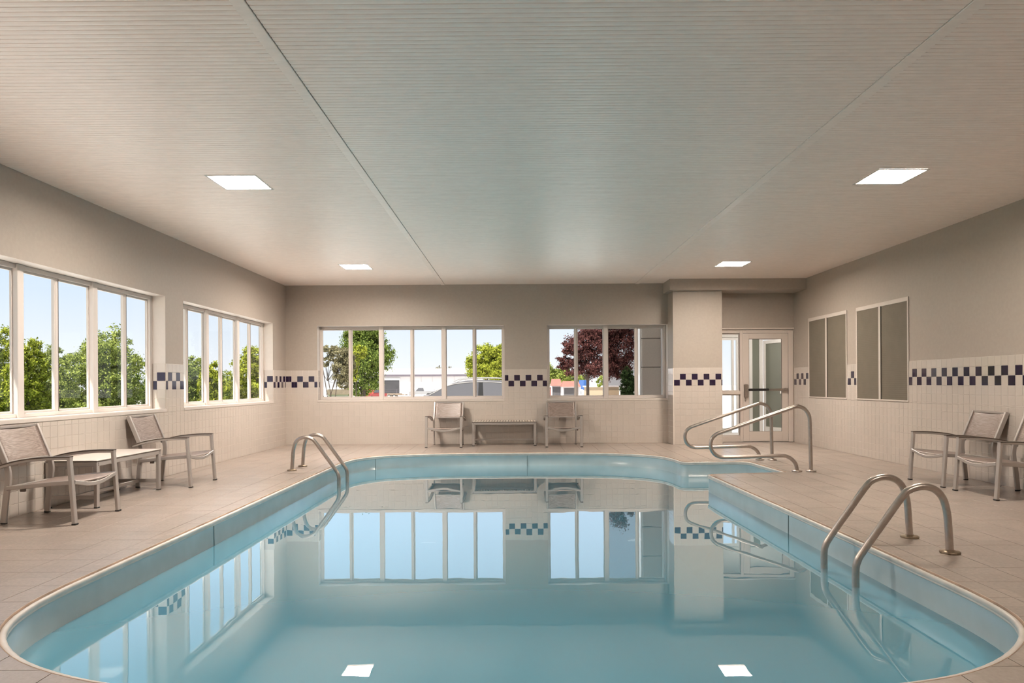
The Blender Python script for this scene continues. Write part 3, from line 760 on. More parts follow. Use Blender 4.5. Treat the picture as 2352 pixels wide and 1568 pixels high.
# ------------------------------------------------------------------ chairs
def make_chair():
    root = empty('lounge_chair')
    W, R = .317, .272
    for s in (-1, 1):
        fl = MB().sweep([(.322, s*W, .012), (.30, s*W, .30), (.281, s*W, .545)], (0, 1, 0), .045, .028).build('leg', CHAIRM, root)
        MB().bbox(.304, .342, s*W-.024, s*W+.024, 0, .014, .004).build('foot_glide', RUBBER, fl)
        pts = catmull([(-.302, s*R, .012), (-.292, s*R, .12), (-.279, s*R, .24), (-.265, s*R, .33), (-.260, s*R, .40), (-.267, s*R, .46), (-.288, s*R, .52), (-.34, s*R, .645), (-.405, s*R, .805)], 4)
        rl = MB().sweep(pts, (0, 1, 0), .026, .046).build('leg', CHAIRM, root)
        MB().bbox(-.325, -.279, s*R-.015, s*R+.015, 0, .014, .004).build('foot_glide', RUBBER, rl)
        arm = catmull([(.296, s*W, .550), (.15, s*W, .549), (0, s*W, .540), (-.12, s*W, .524), (-.23, s*W, .499), (-.325, s*W, .468)], 4)
        ar = MB().sweep(arm, (0, 1, 0), .045, .022).build('armrest', CHAIRM, root)
        MB().sweep([p+Vector((0, 0, .015)) for p in arm], (0, 1, 0), .050, .009).build('arm_cap', DARKW, ar)
        MB().bbox(-.297, -.262, min(s*W, s*R), max(s*W, s*R), .478, .504, .004).build('arm_bracket', CHAIRM, root)
        rail = catmull([(-.262, s*.285, .300), (-.03, s*.290, .323), (.15, s*.296, .340), (.30, s*.302, .350)], 4)
        MB().sweep(rail, (0, 1, 0), .026, .036).build('seat_rail', CHAIRM, root)
        MB().bbox(-.15, -.11, s*.285-.012, s*.285+.012, .272, .300, .003).build('clip', DARKW, root)
    fs = [(.302, -W+.02, .350), (.304, -.22, .335), (.306, -.11, .313), (.306, 0, .305), (.306, .11, .313), (.304, .22, .335), (.302, W-.02, .350)]
    MB().sweep(catmull(fs, 4), (1, 0, 0), .026, .034).build('front_stretcher', CHAIRM, root)
    MB().sweep([(-.262, -R, .300), (-.262, R, .300)], (1, 0, 0), .026, .03).build('rear_stretcher', CHAIRM, root)
    MB().sweep([(-.403, -R, .80), (-.403, R, .80)], (1, 0, 0), .028, .022).build('top_bar', CHAIRM, root)
    MB().sweep([(-.286, -R, .516), (-.286, R, .516)], (1, 0, 0), .02, .018).build('lower_bar', CHAIRM, root)
    # woven slings: seat and back, sagging a little
    def sheet(u, prof, sag, half):
        nu, nv = u, 12; v = []
        for k, (x, z) in enumerate(prof):
            for j in range(nv+1):
                t = -1+2*j/nv; v.append((x-(sag[0]*(1-t*t)), t*half, z-sag[1]*(1-t*t)))
        n = len(prof); f = [(k*(nv+1)+j, k*(nv+1)+j+1, (k+1)*(nv+1)+j+1, (k+1)*(nv+1)+j) for k in range(n-1) for j in range(nv)]
        o = len(v); v2 = [(x+.0, y, z-.004) for x, y, z in v]
        f2 = [tuple(i+o for i in q[::-1]) for q in f]
        rim = []
        idx = list(range(nv+1))+[k*(nv+1)+nv for k in range(1, n)]+[(n-1)*(nv+1)+j for j in range(nv-1, -1, -1)]+[k*(nv+1) for k in range(n-2, 0, -1)]
        for i in range(len(idx)): a, b = idx[i], idx[(i+1) % len(idx)]; rim.append((a, b, b+o, a+o))
        return MB().add(v+v2, f+f2+rim, True)
    sheet(0, [(-.255+.555*k/10, .318+.045*(k/10)**.9) for k in range(11)]+[(.308, .361), (.312, .353)], (0, .013), .282).build('seat', SLING, root)
    sheet(0, [(-.286-.117*k/8+.012, .514+.292*k/8) for k in range(9)]+[(-.402, .813), (-.416, .806)], (.018, 0), .262).build('backrest', SLING, root)
    return root
CH = make_chair()
chairs = [(-3.98, 6.13, 0.0, 'brown sling armchair under the left windows, nearer the camera, left of the low white table'),
          (-3.98, 8.215, 0.0, 'brown sling armchair under the left windows, beyond the low white table'),
          (-1.285, 13.06, -PI/2-.05, 'brown sling armchair against the back wall under the wide six-pane window'),
          (0.885, 13.06, -PI/2+.01, 'brown sling armchair against the back wall under the narrower four-pane window'),
          (4.955, 7.945, PI, 'brown sling armchair by the right wall, fully in view beside the tiled band'),
          (4.955, 7.10, PI, 'brown sling armchair by the right wall, cut off by the frame edge')]
for i, (x, y, a, lab) in enumerate(chairs):
    c = CH if i == 0 else copy_tree(CH)
    c.location = (x, y, 0); c.rotation_euler = (0, 0, a); tag(c, lab, 'chair', 'sling armchairs around the pool')

# ------------------------------------------------------------------ low tables
def low_table(label, loc, rz, slatted):
    """long axis along local x"""
    root = empty('low_table', loc, rz); tag(root, label, 'table', 'low tables on the pool deck')
    L, Wd, H = .60, .245, .452
    ap = MB()
    for y in (-Wd+.016, Wd-.016): ap.bbox(-L+.01, L-.01, y-.012, y+.012, H-.058, H-.014, .003)
    for x in (-L+.016, L-.016): ap.bbox(x-.012, x+.012, -Wd+.01, Wd-.01, H-.058, H-.014, .003)
    ap.build('apron', CHAIRM, root)
    for sx in (-1, 1):
        for sy in (-1, 1):
            x, y = sx*(L-.026), sy*(Wd-.018)
            lg = MB().bbox(x-.024, x+.024, y-.016, y+.016, .010, H-.016, .003).build('leg', CHAIRM, root)
            MB().bbox(x-.025, x+.025, y-.017, y+.017, 0, .012, .003).build('foot_glide', RUBBER, lg)
            for dz in (.028, .045):
                b = MB(); b.ycyl(x, H-dz, .0045, y-.0185, y+.0185, 8); b.build('bolt', RUBBER, lg)
        MB().bbox(sx*(L-.026)-.012, sx*(L-.026)+.012, -Wd+.03, Wd-.03, .085, .122, .003).build('side_stretcher', CHAIRM, root)
    MB().bbox(-L+.035, L-.035, -.014, .014, .085, .120, .003).build('long_stretcher', CHAIRM, root)
    if slatted:
        n = 23; p = 2*L/n
        fr = MB()
        for y in (-Wd+.004, Wd-.004): fr.bbox(-L, L, y-.004, y+.004, H-.016, H-.003, .001)
        fr.build('top_rim', DARKW, root)
        me = MB().bbox(-p/2+.006, p/2-.006, -Wd+.008, Wd-.008, H-.014, H, .003).mesh('slat'); me.materials.append(SLATM)
        for k in range(n):
            o = bpy.data.objects.new('slat', me); COL.objects.link(o); o.parent = root; o.location = (-L+p*(k+.5), 0, 0)
    else:
        MB().bbox(-L, L, -Wd, Wd, H-.014, H-.006, .002).build('top_edge', DARKW, root)
        MB().bbox(-L+.002, L-.002, -Wd+.002, Wd-.002, H-.006, H, .002).build('tabletop', TABTOP, root)
low_table('low table with smooth pale top between the two armchairs under the left windows', (-4.176, 7.18, 0), PI/2, False)
low_table('low table with striped slatted top between the two armchairs at the back wall', (-0.205, 13.29, 0), 0, True)

# ------------------------------------------------------------------ ceiling lights
DIFF = emit_mat('light_diffuser', (1.0, 0.885, 0.775), LAMP); DIFF_FAR = emit_mat('light_diffuser_bright', (1.0, 0.885, 0.775), LAMP*1.12); DIFF_RFAR = emit_mat('light_diffuser_mild', (1.0, 0.88, 0.76), LAMP*0.8); FILL_LOBBY = emit_mat('fill_diffuser_lobby', (1.0, 0.92, 0.84), 70); FILL_NEAR = emit_mat('fill_diffuser_near', (1.0, 0.885, 0.775), LAMP*0.40); DIFF_RNEAR = emit_mat('light_diffuser_weak', (1.0, 0.88, 0.76), LAMP*0.56)  # right-hand lamp output lowered to darken that side; near and lobby ones added
def light(label, x, y, dm):
    root = empty('ceiling_light', (x, y, ZC)); tag(root, label, 'light', 'recessed square ceiling lights')
    h = LH; fr = MB()
    for a, b, c, d in ((-h-.014, -h+.004, -h-.026, h+.026), (h-.004, h+.014, -h-.026, h+.026), (-h+.004, h-.004, -h-.026, -h+.004), (-h+.004, h-.004, h-.004, h+.026)): fr.bbox(a, b, c, d, -.0045, -.001, .001)
    fr.build('frame', WHITEP, root)
    hs = MB()
    for a, b, c, d in ((-h-.006, -h-.001, -h-.03, h+.03), (h+.001, h+.006, -h-.03, h+.03), (-h-.001, h+.001, -h-.03, -h-.001), (-h-.001, h+.001, h+.001, h+.03)): hs.box(a, b, c, d, .0145, .070)
    hs.box(-h-.001, h+.001, -h-.001, h+.001, .062, .070)
    hs.build('housing', WHITEP, root)
    MB().box(-h, h, -h, h, .038, .046).build('diffuser', dm, root)
    return root
light('square ceiling light above the left deck, the nearer one', -2.598, 6.66, DIFF)
light('square ceiling light above the left deck, near the back wall', -2.585, 11.45, DIFF_FAR)
light('square ceiling light above the right deck, the nearer one', 3.54, 6.62, DIFF_RNEAR)
light('square ceiling light above the right deck, near the soffit beam', 3.54, 11.40, DIFF_RFAR)

light('added unseen square fill light overhead on the window side, nearest the camera', -2.6, 1.85, FILL_NEAR)  # this unseen pair is added to brighten the near end of the room
light('added unseen square fill light overhead on the chair side, nearest the camera', 3.54, 1.85, FILL_NEAR)

light('added unseen square fill light inside the entrance lobby', 5.2, 14.9, FILL_LOBBY).location.z = 2.745  # lamp added to brighten the view through the door glass

# ------------------------------------------------------------------ outdoors
def gz(x, y):
    a = min(1, max(0, (y-22)/23)); b = min(1, max(0, (-x-6)/12))
    return -.35-.85*a-.35*b*(1-a)
xs = [-300, -60, -30, -18, -12, -8, -4.697, 3.12, 5.6, 7.7, 30, 300]; ys = [-80, -1.4, 3, 8, 13.83, 16.37, 19, 22, 27, 33, 39, 45, 90, 170, 700]
v = []; f = []; idx = {}
for i, x in enumerate(xs):
    for j, y in enumerate(ys): idx[i, j] = len(v); v.append((x, y, gz(x, y)))
lawn = []
for i in range(len(xs)-1):
    for j in range(len(ys)-1):
        cx, cy = (xs[i]+xs[i+1])/2, (ys[j]+ys[j+1])/2
        if -4.7 < cx < 5.6 and -1.4 < cy < 13.83 or 3.12 < cx < 7.7 and 13.83 < cy < 16.37: continue
        (lawn if cx < -12 and cy < 90 else f).append((idx[i, j], idx[i+1, j], idx[i+1, j+1], idx[i, j+1]))  # concrete widened on the left to bounce light up to the ceiling
MB().add(v, f).build('ground', CONC, kind='structure')
MB().add(v, lawn).build('lawn', LAWN, kind='structure')

def leaves(n, blobs, size, rnd, fill=0.35, under=None):
    """leaf quads scattered through ellipsoid clumps (cx,cy,cz,rx,ry,rz)"""
    v = []; f = []
    n = int(n*2.3); size = size*.62
    wts = [b[3]*b[5] for b in blobs]; tot = sum(wts)
    for b, w_ in zip(blobs, wts):
        nb = int(n*w_/tot); subs = []
        for _ in range(max(10, nb//70)):
            d = Vector((rnd.gauss(0, 1), rnd.gauss(0, 1), rnd.gauss(0, 1))).normalized(); r = rnd.uniform(.55, 1.0)
            subs.append((Vector((b[0]+d.x*b[3]*r, b[1]+d.y*b[4]*r, b[2]+d.z*b[5]*r)), rnd.uniform(.16, .30)))
        for _ in range(nb):
            c, q = rnd.choice(subs); g = Vector((rnd.gauss(0, .5), rnd.gauss(0, .5), rnd.gauss(0, .42)))
            p = c+Vector((g.x*q*b[3]*1.1, g.y*q*b[4]*1.1, g.z*q*b[5]*1.1)); d = (p-Vector(b[:3])).normalized()
            if under is not None and p.z < under: continue
            a = (d+Vector((rnd.gauss(0, .7), rnd.gauss(0, .7), rnd.gauss(.3, .7)))).normalized()
            t = a.orthogonal().normalized(); t = Matrix.Rotation(rnd.random()*6.28, 3, a) @ t; s = a.cross(t)
            L = size*rnd.uniform(.7, 1.35); W = L*.62
            o = len(v); v += [p-t*L*.5, p+s*W*.5+a*L*.08, p+t*L*.5, p-s*W*.5+a*L*.08]; f.append((o, o+1, o+2, o+3))
    return v, f
def tree(name, label, base, blobs, n, size, m, trunk_h, trunk_r, seed, cat='tree', group=None, lean=0, branches=5, multi=1):
    rnd = random.Random(seed)
    root = empty(name, base); tag(root, label, cat, group)
    tk = MB()
    for q in range(multi):
        ox = 0 if multi == 1 else rnd.uniform(-.25, .25); tx = lean if multi == 1 else rnd.uniform(-.9, .9)
        pts = catmull([(ox, 0, 0), (ox+tx*.3, rnd.uniform(-.03, .03), trunk_h*.4), (ox+tx, 0, trunk_h)], 4)
        tk.loft([[p+Vector((trunk_r*(1-.45*i/len(pts))*math.cos(2*PI*k/8), trunk_r*(1-.45*i/len(pts))*math.sin(2*PI*k/8), 0)) for k in range(8)] for i, p in enumerate(pts)], True)
    tk.build('trunk', BARK, root)
    if branches:
        br = MB(); fork = Vector((lean*.8, 0, trunk_h*.8))
        for k in range(branches):
            b = blobs[k % len(blobs)]; end = Vector((b[0]+rnd.uniform(-.3, .3)*b[3], b[1]+rnd.uniform(-.3, .3)*b[4], b[2]+rnd.uniform(-.1, .4)*b[5]))
            mid = (fork+end)/2+Vector((rnd.uniform(-.1, .1), rnd.uniform(-.1, .1), -.05))
            pts = catmull([fork, mid, end], 4); rr = trunk_r*.5
            br.loft([[p+Vector((rr*(1-.8*i/len(pts))*math.cos(2*PI*j/6), rr*(1-.8*i/len(pts))*math.sin(2*PI*j/6), 0)) for j in range(6)] for i, p in enumerate(pts)], True)
        br.build('branches', BARK, root)
    vv, ff = leaves(n, blobs, size, rnd)
    me = bpy.data.meshes.new('foliage'); me.from_pydata([tuple(x) for x in vv], [], ff); me.materials.append(m)
    o = bpy.data.objects.new('foliage', me); COL.objects.link(o); o.parent = root; o['kind'] = 'stuff'
    return root
G_YEL = leaf_mat('leaf_yellow_green', (0.0825, 0.1125, 0.015), (0.5625, 0.5813, 0.08438))
G_MID = leaf_mat('leaf_mid_green', (0.075, 0.105, 0.021), (0.4594, 0.5063, 0.1313))
G_GREY = leaf_mat('leaf_grey_green', (0.09, 0.1125, 0.03), (0.4688, 0.5156, 0.1969))
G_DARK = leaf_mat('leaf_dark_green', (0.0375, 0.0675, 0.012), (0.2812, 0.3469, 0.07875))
G_OLIVE = leaf_mat('leaf_olive', (0.1125, 0.1, 0.05), (0.405, 0.36, 0.21))
G_PURP = leaf_mat('leaf_purple', (0.025, 0.0125, 0.0125), (0.1875, 0.075, 0.0675))
G_CON = leaf_mat('leaf_conifer', (0.0174, 0.0319, 0.0116), (0.058, 0.0986, 0.0348))
def spread(c, r, zlo, zhi, k, seed):
    rnd = random.Random(seed); out = []
    for i in range(k):
        t = (i+.5)/k; a = i*2.4
        z = zlo+(zhi-zlo)*t; q = r*(.62*math.sin(PI*min(.98, .12+.8*t)))
        out.append((c+q*math.cos(a)*rnd.uniform(.5, 1), q*math.sin(a)*rnd.uniform(.5, 1), z, r*rnd.uniform(.42, .58), r*rnd.uniform(.42, .58), (zhi-zlo)*rnd.uniform(.16, .24)))
    return out
left_trees = [  # px centre, top py, half width px, distance, material, leaves, label
    (-12, 748, 75, 33, G_YEL, 9000, 'yellow-green leafy tree at the far left edge of the nearest left window'),
    (64, 768, 52, 31, G_YEL, 8000, 'yellow-green tree with thin upright twigs, second from the left edge, outside the nearest left window'),
    (126, 783, 62, 36, G_GREY, 8000, 'small grey-green tree behind the thin frame bar of the nearest left window'),
    (238, 748, 102, 34, G_MID, 15000, 'broad round mid-green tree filling the far panes of the nearest left window'),
    (441, 812, 48, 37, G_MID, 6000, 'small green tree at the near end of the second left window'),
    (484, 828, 36, 33, G_YEL, 6000, 'low yellow-green tree in the middle panes of the second left window'),
    (585, 780, 72, 35, G_YEL, 11000, 'tall rounded yellow-green tree at the far panes of the second left window')]
for i, (px, py, hw, Y, m, n, lab) in enumerate(left_trees):
    top = at(px, py, Y); r = hw/F_PX*Y; b = Vector((top.x, Y, gz(top.x, Y))); H = top.z-b.z
    bl = spread(0, r, .12*H, .86*H, 12, i+3)
    tree('leafy_tree', lab, b, bl, n, .17, m, H*.75, .12, i+11, group='trees beyond the left windows')
# lower shrubs that close the view under the tree crowns
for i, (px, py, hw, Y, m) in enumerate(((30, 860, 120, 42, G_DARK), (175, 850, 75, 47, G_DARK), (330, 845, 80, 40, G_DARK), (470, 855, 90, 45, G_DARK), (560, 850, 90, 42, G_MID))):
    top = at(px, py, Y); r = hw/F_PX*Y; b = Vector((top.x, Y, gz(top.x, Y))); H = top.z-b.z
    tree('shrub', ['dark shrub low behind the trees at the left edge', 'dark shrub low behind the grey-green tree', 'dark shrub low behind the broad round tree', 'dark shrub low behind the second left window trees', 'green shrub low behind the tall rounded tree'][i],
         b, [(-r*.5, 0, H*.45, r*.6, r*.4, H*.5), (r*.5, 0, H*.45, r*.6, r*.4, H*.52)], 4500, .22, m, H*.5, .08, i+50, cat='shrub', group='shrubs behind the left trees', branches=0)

# trees beyond the back wall
def tree_px(name, label, px, Y, boxes, n, size, m, trunk_px, trunk_r, seed, **kw):
    """boxes = clumps as (px, py, half width px, half height px)"""
    b0 = at(px, 900, Y); b = Vector((b0.x, Y, gz(b0.x, Y))); bl = []
    for x, y, hw, hh in boxes:
        c = at(x, y, Y); bl.append((c.x-b.x, random.uniform(-.1, .1), c.z-b.z, hw/F_PX*Y, hw/F_PX*Y*.9, hh/F_PX*Y))
    th = at(px, trunk_px, Y).z-b.z
    return tree(name, label, b, bl, n, size, m, th, trunk_r, seed, **kw)
tree_px('leafy_tree', 'large dense dark-green tree in the second pane of the six-pane back window', 834, 34,
        [(838, 760, 40, 34), (835, 775, 46, 36), (842, 820, 60, 42), (872, 812, 34, 30), (815, 800, 35, 40), (835, 865, 42, 36), (826, 895, 26, 22), (822, 758, 34, 30)], 17000, .15, G_DARK, 800, .16, 201)
tree_px('leafy_tree', 'bright yellow-green sapling in front of the large dark-green tree', 818, 30,
        [(824, 808, 18, 16), (814, 835, 12, 25), (816, 862, 10, 14)], 2600, .13, G_YEL, 850, .03, 202)
tree_px('leafy_tree', 'thin multi-stemmed olive tree with bare lower stems at the left of the six-pane window', 752, 23,
        [(752, 802, 18, 12), (778, 815, 26, 20), (785, 850, 22, 30), (748, 830, 12, 14), (790, 880, 18, 16), (800, 835, 16, 30)], 6500, .085, G_OLIVE, 845, .020, 203, multi=9, branches=12)
tree_px('leafy_tree', 'yellow-green tree above the parked car at the right of the six-pane window', 1118, 62,
        [(1112, 815, 30, 25), (1138, 830, 28, 32), (1088, 842, 22, 26), (1120, 852, 40, 22), (1155, 812, 20, 22), (1150, 850, 25, 24)], 11000, .24, G_YEL, 850, .2, 204)
tree_px('leafy_tree', 'sparse twiggy tree top just above the pale warehouse roof', 1020, 190,
        [(1010, 845, 8, 7), (1025, 848, 10, 6), (1033, 844, 5, 5)], 130, .5, G_OLIVE, 856, .2, 205)
tree_px('leafy_tree', 'dark purple-leaved tree seen through the four-pane back window', 1350, 33,
        [(1342, 795, 50, 34), (1310, 822, 32, 20), (1330, 845, 40, 22), (1378, 790, 46, 40), (1385, 840, 52, 34), (1300, 840, 18, 12), (1422, 800, 40, 52), (1425, 845, 32, 24), (1310, 800, 24, 18), (1372, 765, 46, 22), (1424, 730, 34, 50), (1448, 760, 24, 40)], 17000, .14, G_PURP, 850, .10, 206)
tree_px('purple_sapling', 'slender leaning stem under the purple crown, right of its main trunk', 1388, 31, [(1386, 872, 14, 12), (1376, 880, 10, 8)], 500, .12, G_MID, 850, .05, 207, branches=2, cat='tree')
tree_px('leafy_tree', 'round green tree behind the red-roofed kiosks', 1295, 95, [(1290, 862, 26, 18), (1318, 868, 22, 14), (1262, 862, 12, 24), (1330, 872, 18, 12)], 6000, .36, G_MID, 880, .2, 208)
tree_px('conifer', 'narrow dark-green conifer behind the insect screen of the four-pane window', 1442, 25, [(1442, 890, 17, 26), (1442, 862, 14, 20), (1441, 915, 18, 22)], 5200, .09, G_CON, 850, .06, 209)

# warehouse
WY = 165
a = at(840, 863, WY); b = at(1190, 863, WY); gzW = gz(0, WY)
wh = empty('warehouse', ((a.x+b.x)/2, WY+10, gzW)); tag(wh, 'long pale warehouse with dark eave line across the yard', 'building')
hl = (b.x-a.x)/2+6; ez = a.z-gzW
MB().box(-hl, hl, -10, 10, 0, ez).build('wall', EXTW, wh)
MB().prism([(-10.4, ez+.25), (10.4, ez+.25), (0, ez+1.9)], 'x', -hl-.3, hl+.3).build('roof', ROOFW, wh)
MB().box(-hl-.3, hl+.3, -10.5, 10.5, ez-.2, ez+.28).build('eave', EAVE, wh)
d0, d1 = at(883, 900, WY).x-wh.location.x, at(917, 900, WY).x-wh.location.x
MB().box(d0, d1, -10.12, -9.9, 0, at(890, 873, WY).z-gzW).build('loading_door', DARKG, wh)
MB().box(d0-.3, d1+.3, -10.2, -10.0, at(890, 873, WY).z-gzW, at(890, 868, WY).z-gzW).build('door_header', EXTW, wh)
for x in [d1+2.6*k for k in range(1, 12)]: MB().box(x-.05, x+.05, -10.05, -9.95, 0, ez).build('siding_rib', ROOFW, wh)

def wheel(parent, x, y, r, w_=.2):
    b = MB(); b.ycyl(x, r, r, y-w_/2, y+w_/2, 22); o = b.build('wheel', TYRE, parent)
    b = MB(); b.ycyl(x, r, r*.6, y-w_/2-.01, y+w_/2+.01, 16); b.build('hub', CARW, o)
# parked car close outside the back wall
CYc = 19.4; cg = gz(-1.5, CYc)
car = empty('parked_car', (-1.5, CYc, cg)); tag(car, 'silver estate car with roof rails parked right outside the six-pane window', 'car')
body = MB()
low = [(-2.33, .30), (-2.36, .62), (-2.25, .86), (-1.9, .98), (-1.2, 1.10), (2.12, 1.12), (2.30, .98), (2.32, .45), (2.2, .30)]
body.loft([[(x*.985, y, z if z < 1 else z-.02) for x, z in low] if abs(y) > .9 else [(x, y, z) for x, z in low] for y in (-.925, -.86, .86, .925)])
body.build('body', CARP, car)
def gh(x, s, top): return None
base = [(-1.18, 1.08), (-.10, 1.545), (.25, 1.60), (.75, 1.615), (1.30, 1.595), (1.72, 1.53), (2.18, 1.10)]
rings = []
for x, z in base: pass
g = MB()
def hw_(z): return .90-.30*(z-1.08)
g.loft([[(x, s*hw_(z), z) for x, z in base] for s in (-1, 1)])
g.build('cabin', CARP, car)
def side_glass(pts, s):
    v = [(x, s*(hw_(z)+.012), z) for x, z in pts]+[(x, s*(hw_(z)-.01), z) for x, z in pts]; n = len(pts)
    return MB().add(v, [tuple(range(n)), tuple(range(n, 2*n))[::-1]]+[(i, (i+1) % n, n+(i+1) % n, n+i) for i in range(n)])
gf = [(-.86, 1.13), (-.62, 1.28), (-.30, 1.44), (.05, 1.515), (.52, 1.545), (.50, 1.12), (-.62, 1.10)]
gr = [(.68, 1.12), (.66, 1.545), (1.0, 1.53), (1.35, 1.48), (1.75, 1.36), (1.55, 1.14)]
for s in (-1, 1):
    side_glass(gf, s).build('side_window', CARG, car); side_glass(gr, s).build('side_window', CARG, car)
    side_glass([(.52, 1.11), (.54, 1.545), (.645, 1.545), (.665, 1.11)], s).build('door_pillar', BLACKM, car)
    tr = [Vector((x, s*(hw_(z)+.016), z)) for x, z in ((-.95, 1.12), (-.62, 1.30), (-.30, 1.46), (.05, 1.535), (.55, 1.565), (1.0, 1.55), (1.38, 1.497), (1.80, 1.375))]
    MB().sweep(catmull(tr, 4), (0, 1, 0), .012, .018).build('window_trim', CARW, car)
    MB().sweep([Vector((x, s*.62, z)) for x, z in ((-.15, 1.565), (0, 1.64), (.4, 1.672), (1.0, 1.668), (1.5, 1.63), (1.62, 1.56))], (0, 1, 0), .04, .026).build('roof_rail', CARW, car)
    mr = MB().bbox(-.90, -.72, min(s*.93, s*1.09), max(s*.93, s*1.09), 1.08, 1.23, .03); mr.build('wing_mirror', CARP, car)
    for x in (-1.45, 1.42): wheel(car, x, s*.82, .34)
n = Vector((-.465, 0, 1.08)).normalized()
ws = [Vector((x, y, z))+n*.008 for x, z in ((-1.14, 1.097), (-.14, 1.528)) for y in (-hw_(z)+.07, hw_(z)-.07)]
MB().add(ws+[p-n*.02 for p in ws], [(0,1,3,2),(4,6,7,5),(0,1,5,4),(1,3,7,5),(3,2,6,7),(2,0,4,6)]).build('windscreen', CARG, car)
for s in (-1, 1): MB().bbox(-2.365, -2.15, min(s*.55, s*.88), max(s*.55, s*.88), .66, .80, .03).build('headlight', CARW, car)

# far vehicles
def pickup(label, px, Y, rz, m, L=4.9, s=1.0):
    p = at(px, 900, Y); r = empty('pickup_truck', (p.x, Y, gz(p.x, Y)), rz); tag(r, label, 'car')
    MB().prism([(-2.4, .45), (-2.4, .95), (-1.2, 1.05), (-1.0, 1.08), (2.4, 1.08), (2.4, .45)], 'y', -.9, .9).build('body', m, r)
    MB().loft([[(-1.1, -.85, 1.05), (.75, -.85, 1.05), (.75, .85, 1.05), (-1.1, .85, 1.05)], [(-.45, -.68, 1.78), (.6, -.68, 1.78), (.6, .68, 1.78), (-.45, .68, 1.78)]]).build('cab', m, r)
    MB().loft([[(-.86, -.862, 1.2), (.6, -.862, 1.2), (.6, .862, 1.2), (-.86, .862, 1.2)], [(-.42, -.72, 1.68), (.5, -.72, 1.68), (.5, .72, 1.68), (-.42, .72, 1.68)]]).build('side_glass', CARG, r)
    MB().box(.9, 2.3, -.75, .75, 1.0, 1.1).build('load_bed', BLACKM, r)
    for x in (-1.5, 1.5):
        for y in (-.82, .82): wheel(r, x, y, .38)
    return r
pickup('white pickup truck parked in front of the pale warehouse', 966, 135, 0.15, mat('off_white_paint', (0.30, 0.29, 0.29), 0.35))
pickup('red pickup truck parked beside the dense dark-green tree', 856, 104, 1.15, REDP)
# flatbed trailer with timber
p = at(905, 905, 122); t = empty('flatbed_trailer', (p.x, 122, gz(p.x, 122))); tag(t, 'flatbed trailer loaded with weathered timber before the loading door', 'trailer')
MB().bbox(-2.2, 2.2, -.9, .9, .55, .7, .02).build('deck', TIMBER, t)
MB().bbox(2.2, 3.3, -.06, .06, .5, .6, .02).build('drawbar', EAVE, t)
for x in (-.7, .2):
    for y in (-.85, .85): wheel(t, x, y, .33)
tb_ = []
for k in range(6): 
    o = MB().bbox(-1.6+.12*k, 1.5-.1*k, -.7+.25*k, -.5+.25*k, .701, .85+.03*(k % 2), .01).build('timber', TIMBER)
    o.location = t.location; tag(o, ['timber beam at the near edge of the flatbed trailer', 'timber beam second from the near edge of the trailer', 'timber beam third from the near edge of the trailer', 'timber beam third from the far edge of the trailer', 'timber beam second from the far edge of the trailer', 'timber beam at the far edge of the flatbed trailer'][k], 'timber', 'timber beams on the flatbed trailer')
# wire fence in front of the warehouse yard
fn = empty('wire_fence', (at(940, 896, 146).x, 146, gz(0, 146))); tag(fn, 'thin wire fence with slim posts in front of the warehouse', 'fence')
for k in range(-8, 13): MB().cyl((k*2.6, 0), .04, 0, 1.45, 8).build('post', EAVE, fn)
for z in (.35, .9, 1.42): MB().box(-21, 32, -.015, .015, z-.015, z+.015).build('wire', EAVE, fn)
# frame stand in the yard
p = at(934, 900, 112); st = empty('frame_stand', (p.x, 112, gz(p.x, 112))); tag(st, 'open metal frame stand in the yard right of the flatbed trailer', 'stand')
for x in (-.3, .3): MB().box(x-.035, x+.035, -.035, .035, 0, 1.75).build('post', EXTW, st)
MB().box(-.33, .33, -.035, .035, 1.68, 1.75).build('crossbar', EXTW, st)
MB().box(-.5, .5, -.3, .3, 0, .06).build('base', EXTW, st)
# small white shed far left
p = at(783, 905, 60); sh = empty('shed', (p.x, 60, gz(p.x, 60))); tag(sh, 'small white shed with brown roof behind the thin olive tree', 'shed')
MB().box(-.9, .9, -.8, .8, 0, 1.55).build('wall', EXTW, sh); MB().prism([(-1.0, 1.55), (1.0, 1.55), (.9, 2.0), (-.9, 2.0)], 'y', -1, 1).build('roof', TIMBER, sh)
MB().box(-.65, .4, -.83, -.79, .2, 1.25).build('doorway', DARKG, sh)

# red-roofed kiosks etc. behind the four-pane window
def kiosk(label, px0, px1, pyr0, pyr1, Y):
    a, b = at(px0, pyr1, Y), at(px1, pyr1, Y); c = (a.x+b.x)/2; g0 = gz(c, Y); hw = (b.x-a.x)/2
    r = empty('kiosk', (c, Y+1.2, g0)); tag(r, label, 'kiosk')
    ez = a.z-g0; rz = at(px0, pyr0, Y).z-g0
    MB().loft([[(-hw, -1.3, ez), (hw, -1.3, ez), (hw, 1.3, ez), (-hw, 1.3, ez)], [(-hw*.8, -.3, rz), (hw*.8, -.3, rz), (hw*.8, .3, rz), (-hw*.8, .3, rz)]]).build('roof', TERRA, r)
    MB().box(-hw*.9, hw*.9, -1, 1, 0, ez).build('wall', EXTW, r)
    MB().box(-hw*.72, hw*.72, -1.03, -.99, .75, ez-.12).build('window', CARG, r)
    for x in (-hw*.93, hw*.93): MB().box(x-.07, x+.07, -1.2, -1.06, 0, ez).build('post', EXTW, r)
    return r
kiosk('terracotta-roofed kiosk farther left, beside the pink brick pier', 1266, 1291, 870, 886, 74)
kiosk('terracotta-roofed kiosk with wide dark window, right of the other kiosk', 1290, 1334, 875, 888, 70)
p = at(1256, 889, 72); bp_ = empty('brick_pier', (p.x, 72, gz(p.x, 72))); tag(bp_, 'pink brick pier left of the terracotta-roofed kiosks', 'pier')
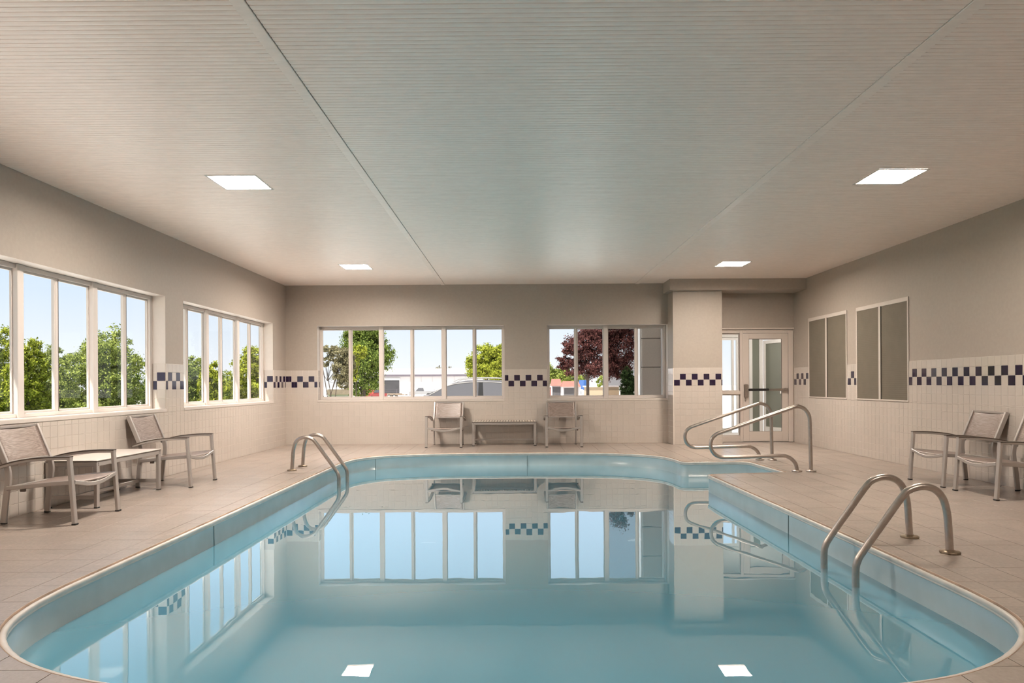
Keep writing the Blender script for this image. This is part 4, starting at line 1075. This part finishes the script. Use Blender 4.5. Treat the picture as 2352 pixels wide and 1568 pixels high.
MB().box(-.42, .42, -.4, .4, 0, p.z-gz(p.x, 72)).build('shaft', BRICKM, bp_); MB().bbox(-.5, .5, -.48, .48, p.z-gz(p.x, 72), p.z-gz(p.x, 72)+.1, .02).build('cap', EXTW, bp_)
a = at(1252, 904, 55); b = at(1292, 915, 55)
lw_ = empty('ramp_wall', ((a.x+b.x)/2, 55, gz(a.x, 55))); tag(lw_, 'low sloping white ramp wall before the terracotta-roofed kiosks', 'wall')
h0, h1, L = a.z-gz(a.x, 55), b.z-gz(b.x, 55), (b.x-a.x)/2
MB().prism([(-L-.8, 0), (L, 0), (L, h1), (-L-.8, h0+.1)], 'y', -.15, .15).build('ramp_face', EXTW, lw_)
p = at(1341, 890, 85); bt = empty('box_truck', (p.x, 85, gz(p.x, 85)), .4); tag(bt, 'blue and white box truck glimpsed left of the purple tree trunk', 'truck')
MB().bbox(-.35, .45, -.6, .6, 1.6, 2.8, .03).build('upper_box', BLUEP, bt); MB().bbox(-.55, .8, -.8, .8, .5, 1.6, .03).build('lower_box', EXTW, bt)
MB().bbox(-1.1, -.55, -.85, .85, .5, 1.7, .05).build('cab', EXTW, bt); MB().box(-1.11, -.8, -.86, .86, 1.1, 1.5).build('side_glass', CARG, bt)
for x in (-.7, .7):
    for y in (-.8, .8): wheel(bt, x, y, .35)
a = at(1352, 889, 52); b = at(1424, 889, 52); g0 = gz(a.x, 52)
bb = empty('beige_outbuilding', ((a.x+b.x)/2, 54, g0)); tag(bb, 'low beige outbuilding behind the purple tree trunk', 'building')
L = (b.x-a.x)/2
MB().box(-L, L, -1.5, 1.5, 0, a.z-g0).build('wall', BEIGE, bb); MB().bbox(-L-.1, L+.1, -1.6, 1.6, a.z-g0, a.z-g0+.1, .02).build('roof_edge', ROOFW, bb)

# stuccoed porch column of the building wing
pc = empty('porch_column', (3.03, 15.17, -.38)); tag(pc, 'grey stucco porch column of stacked blocks outside the four-pane window', 'column')
cw, cdp = .32, .15; z = 0; k = 0
hs = [.63, .66, .62, .62, .62, .62]
base_z = at(1490, 908, 15.4).z+.38-1.2*.62
zz = base_z+.62*1.2
MB().box(-cw-.02, cw+.02, -cdp-.02, cdp+.02, 0, zz-.012).build('plinth', STUCCO, pc)
while zz+.605 < 3.55:
    MB().bbox(-cw, cw, -cdp, cdp, zz, zz+.605, .012).build('block', STUCCO, pc); zz += .617
MB().box(-cw+.02, cw-.02, -cdp+.02, cdp-.02, .1, zz).build('core', GASKET, pc)
MB().bbox(-cw-.03, -cw-.002, -cdp+.04, cdp, .3, zz, .004).build('lit_side_strip', mat('sunlit_side_white', (0.9, 0.88, 0.86), 0.5), pc)  # sunlit white of the column's left side painted on as a strip
bpy.context.view_layer.update()
